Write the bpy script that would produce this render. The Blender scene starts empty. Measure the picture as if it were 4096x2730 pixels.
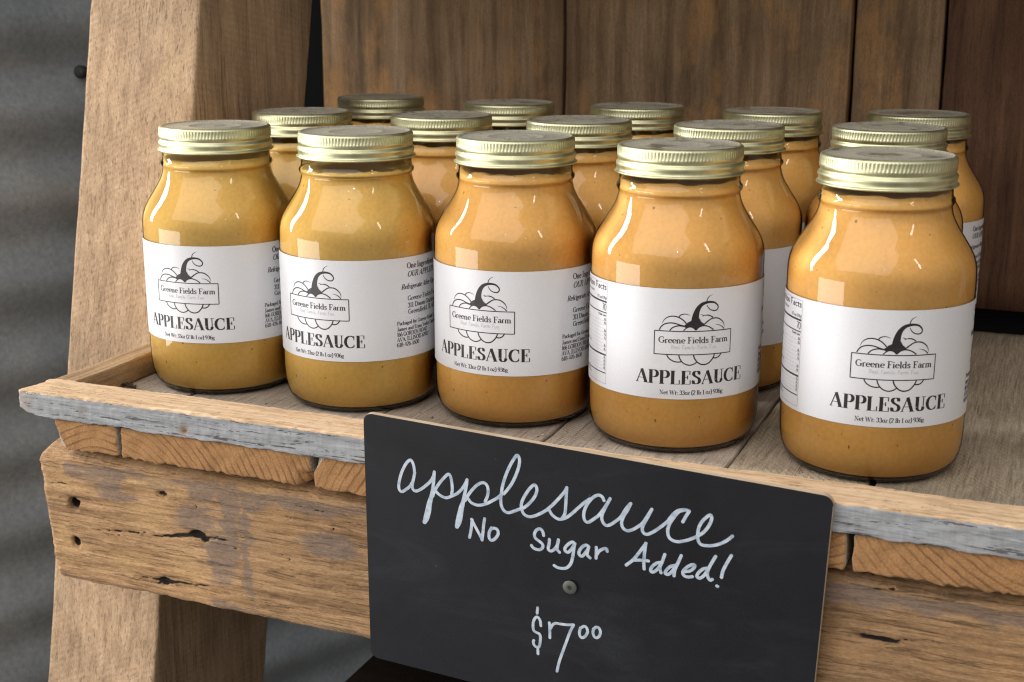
import bpy, math, random
import numpy as np
from mathutils import Vector, Matrix

random.seed(4)
S = 0.001                      # all geometry below is written in millimetres
sc = bpy.context.scene
col = sc.collection

# ------------------------------------------------------------------ camera
CAM = np.array([300.0, -604.1, 245.5])
FPX, PITCH, YAW = 5387.3, math.radians(14.43), math.radians(22.416)
cd = bpy.data.cameras.new('camera')
cam = bpy.data.objects.new('camera', cd)
col.objects.link(cam)
cam.location = CAM * S
cam.rotation_euler = (math.radians(90) - PITCH, 0, YAW)
cd.sensor_width = 36.0
cd.lens = FPX / 4096 * 36
cd.clip_start, cd.clip_end = 0.01, 60
cd.dof.use_dof = True
cd.dof.focus_distance = 0.77
cd.dof.aperture_fstop = 16.0
sc.camera = cam

# ------------------------------------------------------------------ light
w = bpy.data.worlds.new('World'); sc.world = w; w.use_nodes = True
w.node_tree.nodes['Background'].inputs[0].default_value = (1.0, 0.965, 0.925, 1)
w.node_tree.nodes['Background'].inputs[1].default_value = 0.37

def area(name, loc, target, sx, sy, power, color):
    l = bpy.data.lights.new(name, 'AREA'); l.shape = 'RECTANGLE'
    l.size, l.size_y, l.energy, l.color = sx, sy, power, color
    o = bpy.data.objects.new(name, l); col.objects.link(o)
    o.location = loc
    o.rotation_euler = (Vector(target) - Vector(loc)).to_track_quat('-Z', 'Y').to_euler()
    return o
# doorway on the left: sunlit ground outside (low), a tall bright gap at the door edge, and a big soft skylit roof above the viewer
area('doorway_ground_light', (-1.75, -1.35, -0.42), (0.0, 0.12, 0.06), 1.6, 0.72, 29, (1.0, 0.98, 0.955))
area('door_gap_light', (-1.95, -0.02, 0.85), (0.05, 0.1, 0.08), 0.30, 1.5, 46, (0.97, 0.985, 1.0))
area('skylit_roof_light', (-0.45, -1.9, 1.9), (0.0, 0.1, 0.0), 3.6, 2.2, 57, (0.985, 0.98, 0.985))
area('right_window_light', (2.1, -1.0, 1.75), (0.1, 0.1, 0.05), 0.12, 0.8, 5, (1.0, 0.98, 0.95))
def bulb(loc, power):
    l = bpy.data.lights.new('ceiling_bulb', 'POINT'); l.energy = power; l.shadow_soft_size = 0.014; l.color = (1, .97, .93)
    o = bpy.data.objects.new('ceiling_bulb', l); col.objects.link(o); o.location = loc
for p in ((0.55, -1.5, 1.1), (0.15, -1.3, 1.25), (1.0, -1.2, 0.95)):
    bulb(p, 1.1)

sc.view_settings.view_transform = 'Standard'
sc.view_settings.look = 'None'
sc.view_settings.exposure = 0.0
sc.view_settings.gamma = 1.0
sc.cycles.use_denoising = True
sc.cycles.filter_width = 1.15
sc.cycles.max_bounces = 8
sc.cycles.diffuse_bounces = 4
sc.cycles.glossy_bounces = 4
sc.cycles.transparent_max_bounces = 24
sc.cycles.sample_clamp_indirect = 6.0

# ------------------------------------------------------------------ photo pixel -> direction
def pray(u, v):
    x, up = (u - 2048) / FPX, -(v - 1365) / FPX
    cp, sp = math.cos(PITCH), math.sin(PITCH)
    d = (x, cp + up * sp, -sp + up * cp)
    cy, sy = math.cos(YAW), math.sin(YAW)
    return np.array([d[0] * cy - d[1] * sy, d[0] * sy + d[1] * cy, d[2]])
def onY(u, v, Y):
    r = pray(u, v); return CAM + r * ((Y - CAM[1]) / r[1])
def onZ(u, v, Z):
    r = pray(u, v); return CAM + r * ((Z - CAM[2]) / r[2])
def onPlane(u, v, c, n):
    r = pray(u, v); return CAM + r * (((c - CAM) @ n) / (r @ n))
def oncyl(u, v, cx, cy, R):
    r = pray(u, v); o = CAM[:2] - np.array([cx, cy])
    a, b, c = r[:2] @ r[:2], 2 * o @ r[:2], o @ o - R * R
    k = (-b - math.sqrt(max(0, b * b - 4 * a * c))) / (2 * a); P = CAM + k * r
    return math.degrees(math.atan2(P[1] - cy, P[0] - cx)), P[2]

# ------------------------------------------------------------------ numpy value noise
def _hash(ix, iy, iz, seed):
    h = (ix * 374761393 + iy * 668265263 + iz * 2147483647 + seed * 1274126177) & 0xFFFFFFFF
    h = ((h ^ (h >> 13)) * 1274126177) & 0xFFFFFFFF
    return ((h ^ (h >> 16)) & 0xFFFF) / 65535.0 * 2 - 1
def vn(x, y, z, seed=0):
    x, y, z = np.broadcast_arrays(np.asarray(x, float), np.asarray(y, float), np.asarray(z, float))
    ix, iy, iz = np.floor(x).astype(np.int64), np.floor(y).astype(np.int64), np.floor(z).astype(np.int64)
    fx, fy, fz = x - ix, y - iy, z - iz
    fx, fy, fz = fx * fx * (3 - 2 * fx), fy * fy * (3 - 2 * fy), fz * fz * (3 - 2 * fz)
    r = 0
    for a in (0, 1):
        for b in (0, 1):
            for c in (0, 1):
                wgt = (fx if a else 1 - fx) * (fy if b else 1 - fy) * (fz if c else 1 - fz)
                r = r + wgt * _hash(ix + a, iy + b, iz + c, seed)
    return r
def fbm(x, y, z, seed=0, octv=4):
    x, y, z = np.asarray(x, float), np.asarray(y, float), np.asarray(z, float)
    return sum(vn(x * 2**i, y * 2**i, z * 2**i, seed + i) * 0.55**i for i in range(octv))

# ------------------------------------------------------------------ mesh helpers
def make(name, V, F, mats, parent=None, smooth=True, mi=None, origin=(0, 0, 0)):
    V = (np.asarray(V, float) - np.asarray(origin, float)) * S
    me = bpy.data.meshes.new(name)
    me.from_pydata(V.tolist(), [], [list(f) for f in F])
    for m in (mats if isinstance(mats, (list, tuple)) else [mats]):
        me.materials.append(m)
    if mi is not None:
        me.polygons.foreach_set('material_index', mi)
    me.polygons.foreach_set('use_smooth', [smooth] * len(me.polygons))
    me.update()
    return link(name, me, parent, origin)
def link(name, me, parent=None, origin=(0, 0, 0)):
    o = bpy.data.objects.new(name, me); col.objects.link(o)
    o.location = np.asarray(origin, float) * S
    if parent: o.parent = parent
    return o
def empty(name, loc=(0, 0, 0)):
    o = bpy.data.objects.new(name, None); col.objects.link(o)
    o.location = np.asarray(loc, float) * S
    o.empty_display_size = 0.02
    return o
def tag(o, label, cat, group=None):
    o['label'] = label; o['category'] = cat
    if group: o['group'] = group
    return o

def lin(a, b, step):
    n = max(1, int(round((b - a) / step))); return list(np.linspace(a, b, n + 1))
def edgegrid(a, b, step, r):
    """grid lines with extra ones near both ends for the rounding"""
    g = [a, a + .3 * r, a + r] + lin(a + r, b - r, step)[1:-1] + [b - r, b - .3 * r, b]
    return sorted(set(np.round(g, 5)))
def gridbox(xs, ys, zs, r=1.0, mat_by=None):
    idx, V, F, MI = {}, [], [], []
    n = (len(xs) - 1, len(ys) - 1, len(zs) - 1)
    def vid(i, j, k):
        key = (i, j, k)
        if key not in idx:
            idx[key] = len(V); V.append((xs[i], ys[j], zs[k]))
        return idx[key]
    def add(q, ax, sd):
        F.append(q); MI.append(mat_by(ax, sd) if mat_by else 0)
    for i in range(n[0]):
        for j in range(n[1]):
            add([vid(i, j, 0), vid(i, j+1, 0), vid(i+1, j+1, 0), vid(i+1, j, 0)], 2, 0)
            add([vid(i, j, n[2]), vid(i+1, j, n[2]), vid(i+1, j+1, n[2]), vid(i, j+1, n[2])], 2, 1)
        for k in range(n[2]):
            add([vid(i, 0, k), vid(i+1, 0, k), vid(i+1, 0, k+1), vid(i, 0, k+1)], 1, 0)
            add([vid(i, n[1], k), vid(i, n[1], k+1), vid(i+1, n[1], k+1), vid(i+1, n[1], k)], 1, 1)
    for j in range(n[1]):
        for k in range(n[2]):
            add([vid(0, j, k), vid(0, j, k+1), vid(0, j+1, k+1), vid(0, j+1, k)], 0, 0)
            add([vid(n[0], j, k), vid(n[0], j+1, k), vid(n[0], j+1, k+1), vid(n[0], j, k+1)], 0, 1)
    P = np.array(V, float)
    lo = np.array([xs[0], ys[0], zs[0]]) + r; hi = np.array([xs[-1], ys[-1], zs[-1]]) - r
    C = np.clip(P, lo, hi); D = P - C; L = np.linalg.norm(D, axis=1, keepdims=True); L[L == 0] = 1
    return C + D / L * r, F, MI
def lathe(prof, seg, rfun=None, zfun=None):
    """profile list of (r,z) revolved; r==0 rows collapse to a pole"""
    V, F, rows = [], [], []
    for pi, (r, z) in enumerate(prof):
        if r < 1e-6:
            rows.append([len(V)]); V.append((0, 0, z)); continue
        row = []
        for s in range(seg):
            a = 2 * math.pi * s / seg
            rr = rfun(pi, a, r, z) if rfun else r
            zz = zfun(pi, a, r, z) if zfun else z
            row.append(len(V)); V.append((rr * math.cos(a), rr * math.sin(a), zz))
        rows.append(row)
    for A, B in zip(rows, rows[1:]):
        for s in range(seg):
            t = (s + 1) % seg
            if len(A) == 1: F.append([A[0], B[t], B[s]])
            elif len(B) == 1: F.append([A[s], A[t], B[0]])
            else: F.append([A[s], A[t], B[t], B[s]])
    return np.array(V), F

# ------------------------------------------------------------------ material helper
class NT:
    def __init__(s, name):
        s.m = bpy.data.materials.new(name); s.m.use_nodes = True
        s.t = s.m.node_tree; s.t.nodes.clear()
        s.out = s.t.nodes.new('ShaderNodeOutputMaterial')
    def n(s, typ, **kw):
        nd = s.t.nodes.new(typ)
        for k, v in kw.items(): setattr(nd, k, v)
        return nd
    def put(s, sock, val):
        if val is None: return
        if isinstance(val, bpy.types.NodeSocket): s.t.links.new(val, sock)
        elif isinstance(val, (tuple, list)) and sock.type == 'RGBA': sock.default_value = (*val[:3], 1)
        else: sock.default_value = val
    def coord(s, kind='Object'): return s.n('ShaderNodeTexCoord').outputs[kind]
    def rnd(s): return s.n('ShaderNodeObjectInfo').outputs['Random']
    def mapping(s, vec, scale=(1, 1, 1), rot=(0, 0, 0), loc=(0, 0, 0)):
        nd = s.n('ShaderNodeMapping'); s.put(nd.inputs[0], vec)
        s.put(nd.inputs['Location'], loc); nd.inputs['Rotation'].default_value = rot; nd.inputs['Scale'].default_value = scale
        return nd.outputs[0]
    def noise(s, vec, scale, detail=4, rough=.55, dist=0):
        nd = s.n('ShaderNodeTexNoise'); s.put(nd.inputs['Vector'], vec)
        nd.inputs['Scale'].default_value = scale; nd.inputs['Detail'].default_value = detail
        nd.inputs['Roughness'].default_value = rough; nd.inputs['Distortion'].default_value = dist
        return nd.outputs[0]
    def wave(s, vec, scale, dist=2, detail=2, dscale=1, axis='X', prof='SIN'):
        nd = s.n('ShaderNodeTexWave', bands_direction=axis, wave_profile=prof); s.put(nd.inputs['Vector'], vec)
        nd.inputs['Scale'].default_value = scale; nd.inputs['Distortion'].default_value = dist
        nd.inputs['Detail'].default_value = detail; nd.inputs['Detail Scale'].default_value = dscale
        return nd.outputs['Fac']
    def ramp(s, fac, stops, interp='LINEAR'):
        nd = s.n('ShaderNodeValToRGB'); s.put(nd.inputs[0], fac); e = nd.color_ramp.elements
        nd.color_ramp.interpolation = interp
        while len(e) < len(stops): e.new(.5)
        for el, (p, c) in zip(e, stops):
            el.position = p; el.color = (*c, 1) if isinstance(c, (tuple, list)) else (c, c, c, 1)
        return nd.outputs[0]
    def mix(s, a, b, fac=.5, mode='MIX'):
        nd = s.n('ShaderNodeMix', data_type='RGBA', blend_type=mode)
        s.put(nd.inputs[0], fac); s.put(nd.inputs[6], a); s.put(nd.inputs[7], b)
        return nd.outputs[2]
    def math(s, op, a, b=0.0, c=None):
        nd = s.n('ShaderNodeMath', operation=op); s.put(nd.inputs[0], a); s.put(nd.inputs[1], b)
        if c is not None: s.put(nd.inputs[2], c)
        return nd.outputs[0]
    def attr(s, name, out='Color'):
        nd = s.n('ShaderNodeAttribute'); nd.attribute_name = name; return nd.outputs[out]
    def bump(s, h, strength=.5, dist=.001, prev=None):
        nd = s.n('ShaderNodeBump'); s.put(nd.inputs['Height'], h); nd.inputs['Strength'].default_value = strength
        nd.inputs['Distance'].default_value = dist
        if prev is not None: s.put(nd.inputs['Normal'], prev)
        return nd.outputs[0]
    def pbr(s, color, rough=.6, metal=0.0, normal=None, spec=.5, **kw):
        b = s.n('ShaderNodeBsdfPrincipled')
        s.put(b.inputs['Base Color'], color); s.put(b.inputs['Roughness'], rough); s.put(b.inputs['Metallic'], metal)
        b.inputs['Specular IOR Level'].default_value = spec
        if normal is not None: s.put(b.inputs['Normal'], normal)
        for k, v in kw.items(): s.put(b.inputs[k.replace('_', ' ')], v)
        return b
    def done(s, shader):
        s.t.links.new(shader.outputs[0] if hasattr(shader, 'outputs') else shader, s.out.inputs[0]); return s.m

def axis_scale(axis, along, across):
    return tuple(along if a == axis else across for a in 'XYZ')

def wood(name, axis, dark, mid, light, saw=None, pores=.5, patch=None, rough=.8, bumpd=.0006, contrast=1.0, fibre=.5, cracks=0.0, stain_shade=False, wide=9):
    """grain along `axis`; saw=(axis across which marks repeat, per metre, tilt, amount)"""
    m = NT(name); co = m.coord()
    off = m.math('MULTIPLY', m.rnd(), 7.3)
    comb = m.n('ShaderNodeCombineXYZ')
    for i in range(3): m.put(comb.inputs[i], off)
    vec = m.n('ShaderNodeVectorMath', operation='ADD'); m.put(vec.inputs[0], co); m.put(vec.inputs[1], comb.outputs[0]); vec = vec.outputs[0]
    warp = m.noise(m.mapping(vec, axis_scale(axis, 4, 14)), 1.0, 3)
    wv = m.n('ShaderNodeVectorMath', operation='MULTIPLY_ADD'); m.put(wv.inputs[0], warp); wv.inputs[1].default_value = tuple(0 if a == axis else .012 for a in 'XYZ'); m.put(wv.inputs[2], vec); wv = wv.outputs[0]
    g1 = m.noise(m.mapping(wv, axis_scale(axis, wide, wide * 26)), 1.0, 5, .6)
    g2 = m.noise(m.mapping(wv, axis_scale(axis, 45, 850)), 1.0, 3, .6)
    g = m.math('ADD', m.math('MULTIPLY', g1, 1 - fibre * .55), m.math('MULTIPLY', g2, fibre * .55))
    c = contrast
    base = m.ramp(g, [(max(0, .5 - .22 / c), dark), (.5, mid), (min(1, .5 + .2 / c), light)])
    big = m.noise(vec, 9, 4, .6)
    base = m.mix(base, m.mix(base, m.ramp(big, [(.35, .62), (.65, 1.28)]), 1.0, 'MULTIPLY'), .6)
    if patch:
        pm = m.ramp(m.noise(m.mapping(vec, axis_scale(axis, 10, 24)), 1.0, 5, .65), [(.5, 0.0), (.66, patch[1])])
        base = m.mix(base, patch[0], pm)
    h = m.math('MULTIPLY', g, 1.0)
    if pores:
        pr = m.ramp(m.noise(m.mapping(wv, axis_scale(axis, 26, 820)), 1.0, 2, .5), [(.585, 0.0), (.68, 1.0)])
        base = m.mix(base, tuple(x * .42 for x in dark), m.math('MULTIPLY', pr, pores))
        h = m.math('SUBTRACT', h, m.math('MULTIPLY', pr, .5 * pores))
    if saw:
        ax, freq, tilt, amt = saw
        rot = {'X': (0, tilt, 0), 'Y': (0, 0, tilt), 'Z': (tilt * .4, tilt, 0)}[ax]
        sv = m.mapping(vec, (1, 1, 1), rot)
        sw = m.math('MULTIPLY', m.math('POWER', m.wave(sv, freq / 6.283 * 2, 1.6, 3, 2.5, ax), 1.6), m.ramp(m.noise(vec, 22, 3), [(.35, 0.0), (.62, 1.0)]))
        base = m.mix(base, m.mix(base, (.55, .5, .46), 1.0, 'MULTIPLY'), m.math('MULTIPLY', sw, amt))
        h = m.math('SUBTRACT', h, m.math('MULTIPLY', sw, .6 * amt))
    if cracks:
        ck = m.ramp(m.noise(m.mapping(wv, axis_scale(axis, 14, 330), loc=(3, 5, 1)), 1.0, 4, .7), [(.615, 0.0), (.645, 1.0)])
        base = m.mix(base, (.035, .026, .02), m.math('MULTIPLY', ck, cracks))
        h = m.math('SUBTRACT', h, m.math('MULTIPLY', ck, 1.6 * cracks))
    if stain_shade:
        st = m.n('ShaderNodeSeparateColor'); m.put(st.inputs[0], m.attr('stain_shade'))
        nz = m.noise(m.mapping(wv, axis_scale(axis, 40, 300)), 1.0, 4, .65)
        def msk(ch):
            return m.ramp(m.math('ADD', ch, m.math('MULTIPLY', m.math('SUBTRACT', nz, .5), 1.1)), [(.34, 0.0), (.62, 1.0)])
        base = m.mix(base, m.mix(base, (.175, .135, .115), .75), m.math('MULTIPLY', msk(st.outputs[0]), .85))
        base = m.mix(base, m.mix(base, (.50, .31, .135), .6), m.math('MULTIPLY', msk(st.outputs[1]), .8))
        base = m.mix(base, (.018, .013, .01), m.ramp(m.math('ADD', st.outputs[2], m.math('MULTIPLY', m.math('SUBTRACT', nz, .5), .5)), [(.3, 0.0), (.55, 1.0)]))
    hf = m.noise(vec, 2600, 2, .5)
    sk = m.noise(m.mapping(vec, axis_scale(axis, 420, 1500)), 1.0, 3, .7)
    base = m.mix(base, m.mix(base, m.ramp(sk, [(.3, .62), (.7, 1.34)]), 1.0, 'MULTIPLY'), .7)
    h = m.math('ADD', h, m.math('MULTIPLY', hf, .25))
    nrm = m.bump(h, .75, bumpd)
    return m.done(m.pbr(base, rough, 0, nrm, .25))

def endgrain():
    m = NT('plank_end_grain'); co = m.coord()
    sep = m.n('ShaderNodeSeparateXYZ'); m.put(sep.inputs[0], co)
    nz = m.math('MULTIPLY', m.math('SUBTRACT', m.noise(co, 30, 4), .5), .006)
    cen = m.attr('pith', 'Vector'); sc_ = m.n('ShaderNodeSeparateXYZ'); m.put(sc_.inputs[0], cen)
    dx = m.math('SUBTRACT', sep.outputs[0], sc_.outputs[0]); dz = m.math('SUBTRACT', sep.outputs[2], sc_.outputs[2])
    r = m.math('ADD', m.math('SQRT', m.math('ADD', m.math('MULTIPLY', dx, dx), m.math('MULTIPLY', dz, dz))), nz)
    vr = m.math('ADD', r, m.math('MULTIPLY', m.noise(m.math('MULTIPLY', r, 1.0), 160, 2), .0022))
    f = m.math('FRACT', m.math('MULTIPLY', vr, 1 / .0043))
    ring = m.ramp(f, [(0, .0), (.62, .0), (.88, 1.0), (.95, 1.0), (.98, 0.0)])
    fuzz = m.noise(co, 900, 3, .7)
    base = m.mix(m.ramp(fuzz, [(.3, (.30, .15, .062)), (.7, (.46, .25, .105))]), (.13, .055, .03), m.math('MULTIPLY', ring, m.ramp(m.noise(co, 60, 3), [(.32, .1), (.7, .85)])))
    base = m.mix(base, m.mix(base, (.5, .42, .36), 1.0, 'MULTIPLY'), m.ramp(m.noise(co, 26, 4), [(.55, 0.0), (.75, .55)]))
    h = m.math('SUBTRACT', fuzz, m.math('MULTIPLY', ring, .25))
    return m.done(m.pbr(base, .85, 0, m.bump(h, .8, .0006), .2))

M = {}
M['post'] = wood('sawn_post_wood', 'Z', (.24, .152, .085), (.405, .268, .16), (.51, .36, .225), saw=('Z', 230, .42, .22), pores=.5, patch=((.56, .38, .22), .5), fibre=.55, cracks=.25, wide=7)
M['beam'] = wood('weathered_beam_wood', 'X', (.14, .078, .037), (.36, .21, .102), (.53, .335, .175), pores=.45, patch=((.44, .25, .115), .6), fibre=.75, cracks=.45, stain_shade=True, wide=8, bumpd=.0012, contrast=1.15)
M['deck'] = wood('grey_deck_plank_wood', 'Y', (.24, .19, .148), (.42, .345, .275), (.53, .45, .365), saw=('Y', 420, .5, .35), pores=.35, patch=((.40, .33, .25), .35), fibre=.6, cracks=.25, wide=9, bumpd=.0008)
M['deck_rough'] = wood('rough_deck_plank_wood', 'Y', (.24, .185, .12), (.42, .34, .245), (.55, .46, .345), saw=('Y', 300, .9, .3), pores=.3, fibre=.9, cracks=.12, wide=22, bumpd=.0016)
M['side'] = wood('side_rail_wood', 'Y', (.22, .125, .055), (.40, .255, .13), (.56, .39, .23), pores=.35, fibre=.4, wide=6)
M['wall'] = wood('brown_wall_board_wood', 'Z', (.08, .047, .025), (.25, .155, .082), (.42, .28, .165), pores=.22, patch=((.47, .245, .09), .85), fibre=.38, cracks=.0, wide=3.4, rough=.7)
M['wall_red'] = wood('reddish_wall_board_wood', 'Z', (.06, .027, .014), (.135, .064, .033), (.20, .10, .055), pores=.4, fibre=.5, wide=5, rough=.7)
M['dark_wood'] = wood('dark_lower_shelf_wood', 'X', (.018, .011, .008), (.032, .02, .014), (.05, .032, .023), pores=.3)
M['end'] = endgrain()

def rail_mat():
    m = NT('weathered_rail_wood'); co = m.coord(); sep = m.n('ShaderNodeSeparateXYZ'); m.put(sep.inputs[0], co)
    warp = m.noise(m.mapping(co, (5, 10, 10)), 1, 3)
    wv = m.n('ShaderNodeVectorMath', operation='MULTIPLY_ADD'); m.put(wv.inputs[0], warp); wv.inputs[1].default_value = (0, .004, .008); m.put(wv.inputs[2], co); wv = wv.outputs[0]
    g = m.noise(m.mapping(wv, (30, 700, 700)), 1, 5, .65)
    grey = m.ramp(g, [(.24, (.18, .178, .175)), (.42, (.30, .304, .309)), (.68, (.40, .407, .415))])
    vert = m.noise(m.mapping(co, (420, 40, 40)), 1, 3, .6)
    grey = m.mix(grey, m.mix(grey, m.ramp(vert, [(.36, .72), (.6, 1.1)]), 1.0, 'MULTIPLY'), .35)
    ck = m.ramp(m.noise(m.mapping(wv, (38, 620, 620), loc=(2, 2, 7)), 1, 3, .7), [(.60, 0.0), (.645, 1.0)])
    grey = m.mix(grey, (.075, .06, .05), m.math('MULTIPLY', ck, .8))
    brown = m.ramp(m.noise(co, 34, 4, .65), [(.62, 0.0), (.74, .45)])
    grey = m.mix(grey, (.25, .18, .13), brown)
    # raw left end
    e = m.ramp(m.math('ADD', m.math('MULTIPLY', sep.outputs[0], 22), m.math('MULTIPLY', m.noise(co, 80, 4), .5)), [(.28, 1.0), (.55, 0.0)])
    grey = m.mix(grey, (.40, .30, .24), m.math('MULTIPLY', e, .6))
    tan = m.ramp(m.noise(m.mapping(wv, (22, 420, 420)), 1, 5, .6), [(.3, (.47, .29, .155)), (.5, (.66, .45, .27)), (.7, (.76, .56, .37))])
    spots = m.ramp(m.noise(m.mapping(co, (160, 600, 600)), 1, 3, .6), [(.655, 0.0), (.69, 1.0)])
    tan = m.mix(tan, (.20, .115, .08), m.math('MULTIPLY', spots, .75))
    jag = m.math('MULTIPLY', m.math('SUBTRACT', m.noise(m.mapping(co, (230, 230, 60)), 1, 4, .7), .5), .0032)
    top = m.math('GREATER_THAN', m.math('ADD', sep.outputs[2], jag), .0147)
    hole = m.attr('stain_shade'); hs = m.n('ShaderNodeSeparateColor'); m.put(hs.inputs[0], hole)
    c = m.mix(grey, tan, top)
    c = m.mix(c, (.30, .19, .11), m.math('MULTIPLY', hs.outputs[1], .85))
    c = m.mix(c, (.03, .02, .015), hs.outputs[2])
    h = m.math('SUBTRACT', g, m.math('MULTIPLY', ck, 1.2))
    return m.done(m.pbr(c, .85, 0, m.bump(h, .8, .0006), .2))
M['rail'] = rail_mat()

def metal_wall_mat():
    m = NT('galvanised_sheet'); co = m.coord()
    n1 = m.noise(co, 7, 5, .6); n2 = m.noise(co, 220, 4, .7); n3 = m.noise(m.mapping(co, (1, 5, 14)), 1, 4)
    c = m.ramp(n1, [(.3, (.19, .215, .235)), (.5, (.255, .283, .30)), (.7, (.335, .36, .372))])
    c = m.mix(c, m.mix(c, m.ramp(n2, [(.3, .65), (.7, 1.3)]), 1.0, 'MULTIPLY'), .6)
    c = m.mix(c, (.30, .22, .12), m.ramp(n3, [(.6, 0.0), (.78, .35)]))
    return m.done(m.pbr(c, m.ramp(n2, [(.3, .5), (.7, .7)]), .1, m.bump(n2, .3, .0004), .4))
M['sheet'] = metal_wall_mat()

def flat(name, c, rough=.5, metal=0.0, spec=.5, **kw):
    m = NT(name); return m.done(m.pbr(c, rough, metal, None, spec, **kw))
M['steel'] = flat('grey_steel', (.14, .145, .125), .55, .6)
M['steel_dark'] = flat('dark_recess', (.02, .02, .018), .7)
M['floor'] = None
def floor_mat():
    m = NT('dark_floor'); co = m.coord(); n = m.noise(co, 6, 6)
    return m.done(m.pbr(m.ramp(n, [(.3, (.07, .065, .06)), (.7, (.13, .12, .11))]), .85))
M['floor'] = floor_mat()

def glass_mat():
    m = NT('clear_jar_glass')
    fr = m.n('ShaderNodeFresnel'); fr.inputs[0].default_value = 1.48
    tr = m.n('ShaderNodeBsdfTransparent'); tr.inputs[0].default_value = (.995, .995, .99, 1)
    gl = m.n('ShaderNodeBsdfGlossy'); gl.inputs['Roughness'].default_value = .012
    nz = m.bump(m.noise(m.coord(), 26, 2), .035, .004); m.put(gl.inputs['Normal'], nz)
    mx = m.n('ShaderNodeMixShader'); m.put(mx.inputs[0], m.math('MULTIPLY', fr.outputs[0], 1.0)); m.put(mx.inputs[1], tr.outputs[0]); m.put(mx.inputs[2], gl.outputs[0])
    return m.done(mx)
M['glass'] = glass_mat()
def heel_mat():
    m = NT('shade_dark_glass_heel')
    b = m.pbr((.05, .04, .025), .1, 0, None, .5); return m.done(b)  # opaque dark colour paints in the shade seen through the clear base
M['heel'] = heel_mat()

def sauce_mat(name, c0, c1):
    m = NT(name); co = m.coord()
    n = m.noise(m.mapping(co, (14, 14, 26)), 1, 5, .6); f = m.noise(co, 420, 3, .6)
    c = m.ramp(n, [(.3, c0), (.7, c1)])
    c = m.mix(c, m.mix(c, m.ramp(f, [(.3, .9), (.7, 1.08)]), 1.0, 'MULTIPLY'), .7)
    sp = m.ramp(m.noise(co, 330, 1, .5), [(.765, 0.0), (.79, .7)])
    c = m.mix(c, (.12, .05, .015), sp)
    return m.done(m.pbr(c, .55, 0, m.bump(f, .15, .0004), .3))
M['sauce_y'] = sauce_mat('yellow_applesauce', (.945, .60, .145), (.975, .672, .20))
M['sauce_o'] = sauce_mat('orange_applesauce', (.95, .535, .135), (.98, .61, .19))

def lid_mat():
    m = NT('gold_lid_metal'); co = m.coord()
    n = m.noise(co, 160, 4, .6)
    c = m.ramp(n, [(.3, (.60, .59, .365)), (.7, (.70, .685, .445))])
    return m.done(m.pbr(c, m.ramp(n, [(.3, .40), (.7, .5)]), 1.0))
M['lid'] = lid_mat()
def lidtop_mat():
    m = NT('dusty_lid_top'); co = m.coord(); off = m.rnd()
    v = m.n('ShaderNodeVectorMath', operation='ADD'); m.put(v.inputs[0], co)
    cb = m.n('ShaderNodeCombineXYZ'); [m.put(cb.inputs[i], off) for i in range(3)]; m.put(v.inputs[1], cb.outputs[0]); v = v.outputs[0]
    sp = m.noise(v, 1500, 3, .7); bl = m.noise(v, 45, 3, .6)
    dust = m.math('MULTIPLY', m.ramp(sp, [(.40, .45), (.6, 1.0)]), m.ramp(bl, [(.33, .35), (.46, 1.0)]))
    met = m.pbr((.62, .58, .42), m.ramp(bl, [(.3, .16), (.7, .3)]), 1.0)
    du = m.pbr(m.mix((.38, .35, .27), (.55, .515, .415), sp), .9, 0, None, .2)
    mx = m.n('ShaderNodeMixShader'); m.put(mx.inputs[0], m.math('MULTIPLY', dust, .85)); m.put(mx.inputs[1], met.outputs[0]); m.put(mx.inputs[2], du.outputs[0])
    return m.done(mx)
M['lidtop'] = lidtop_mat()
def paper_mat():
    m = NT('white_label_paper'); n = m.noise(m.coord(), 900, 3, .6); b = m.noise(m.mapping(m.coord(), (60, 60, 160)), 1, 3)
    return m.done(m.pbr(m.ramp(n, [(.3, (.69, .69, .712)), (.7, (.73, .73, .748))]), .42, 0, m.bump(b, .12, .0005), .45))
M['paper'] = paper_mat()
M['ink'] = flat('black_ink', (.02, .015, .018), .5)
M['ink_soft'] = flat('dark_brown_ink', (.045, .032, .04), .55)
M['ink_grey'] = flat('grey_ink', (.48, .47, .50), .55)

def board_mat():
    m = NT('blackboard_paint'); co = m.coord()
    n = m.noise(m.mapping(co, (9, 9, 9)), 1, 5, .65, .6); f = m.noise(co, 900, 3)
    c = m.ramp(n, [(.35, (.011, .011, .013)), (.62, (.017, .0175, .021)), (.8, (.027, .029, .034))])
    # wiped marker haze in long soft sweeps
    hz = m.math('MULTIPLY', m.ramp(m.noise(m.mapping(co, (7, 7, 26), (0, .3, 0)), 1, 5, .7, 1.2), [(.52, 0.0), (.72, 1.0)]), m.ramp(m.noise(co, 700, 3, .7), [(.3, .4), (.7, 1.0)]))
    c = m.mix(c, (.075, .083, .095), m.math('MULTIPLY', hz, .22))
    sp = m.ramp(m.noise(co, 260, 2, .6), [(.74, 0.0), (.77, .5)])
    c = m.mix(c, (.10, .11, .12), sp)
    return m.done(m.pbr(c, m.ramp(f, [(.3, .42), (.7, .56)]), 0, m.bump(f, .12, .0003), .22))
M['board'] = board_mat()
def ply_mat():
    m = NT('plywood_edge'); n = m.noise(m.mapping(m.coord(), (60, 900, 900)), 1, 3)
    return m.done(m.pbr(m.ramp(n, [(.3, (.42, .30, .19)), (.7, (.62, .48, .33))]), .8))
M['ply'] = ply_mat()
def chalk_mat():
    m = NT('white_paint_marker'); n = m.noise(m.mapping(m.coord(), (220, 220, 220)), 1, 4, .65)
    return m.done(m.pbr(m.ramp(n, [(.3, (.27, .33, .41)), (.48, (.46, .53, .62)), (.7, (.66, .71, .77))]), .5, 0, None, .4))
M['chalk'] = chalk_mat()

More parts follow.
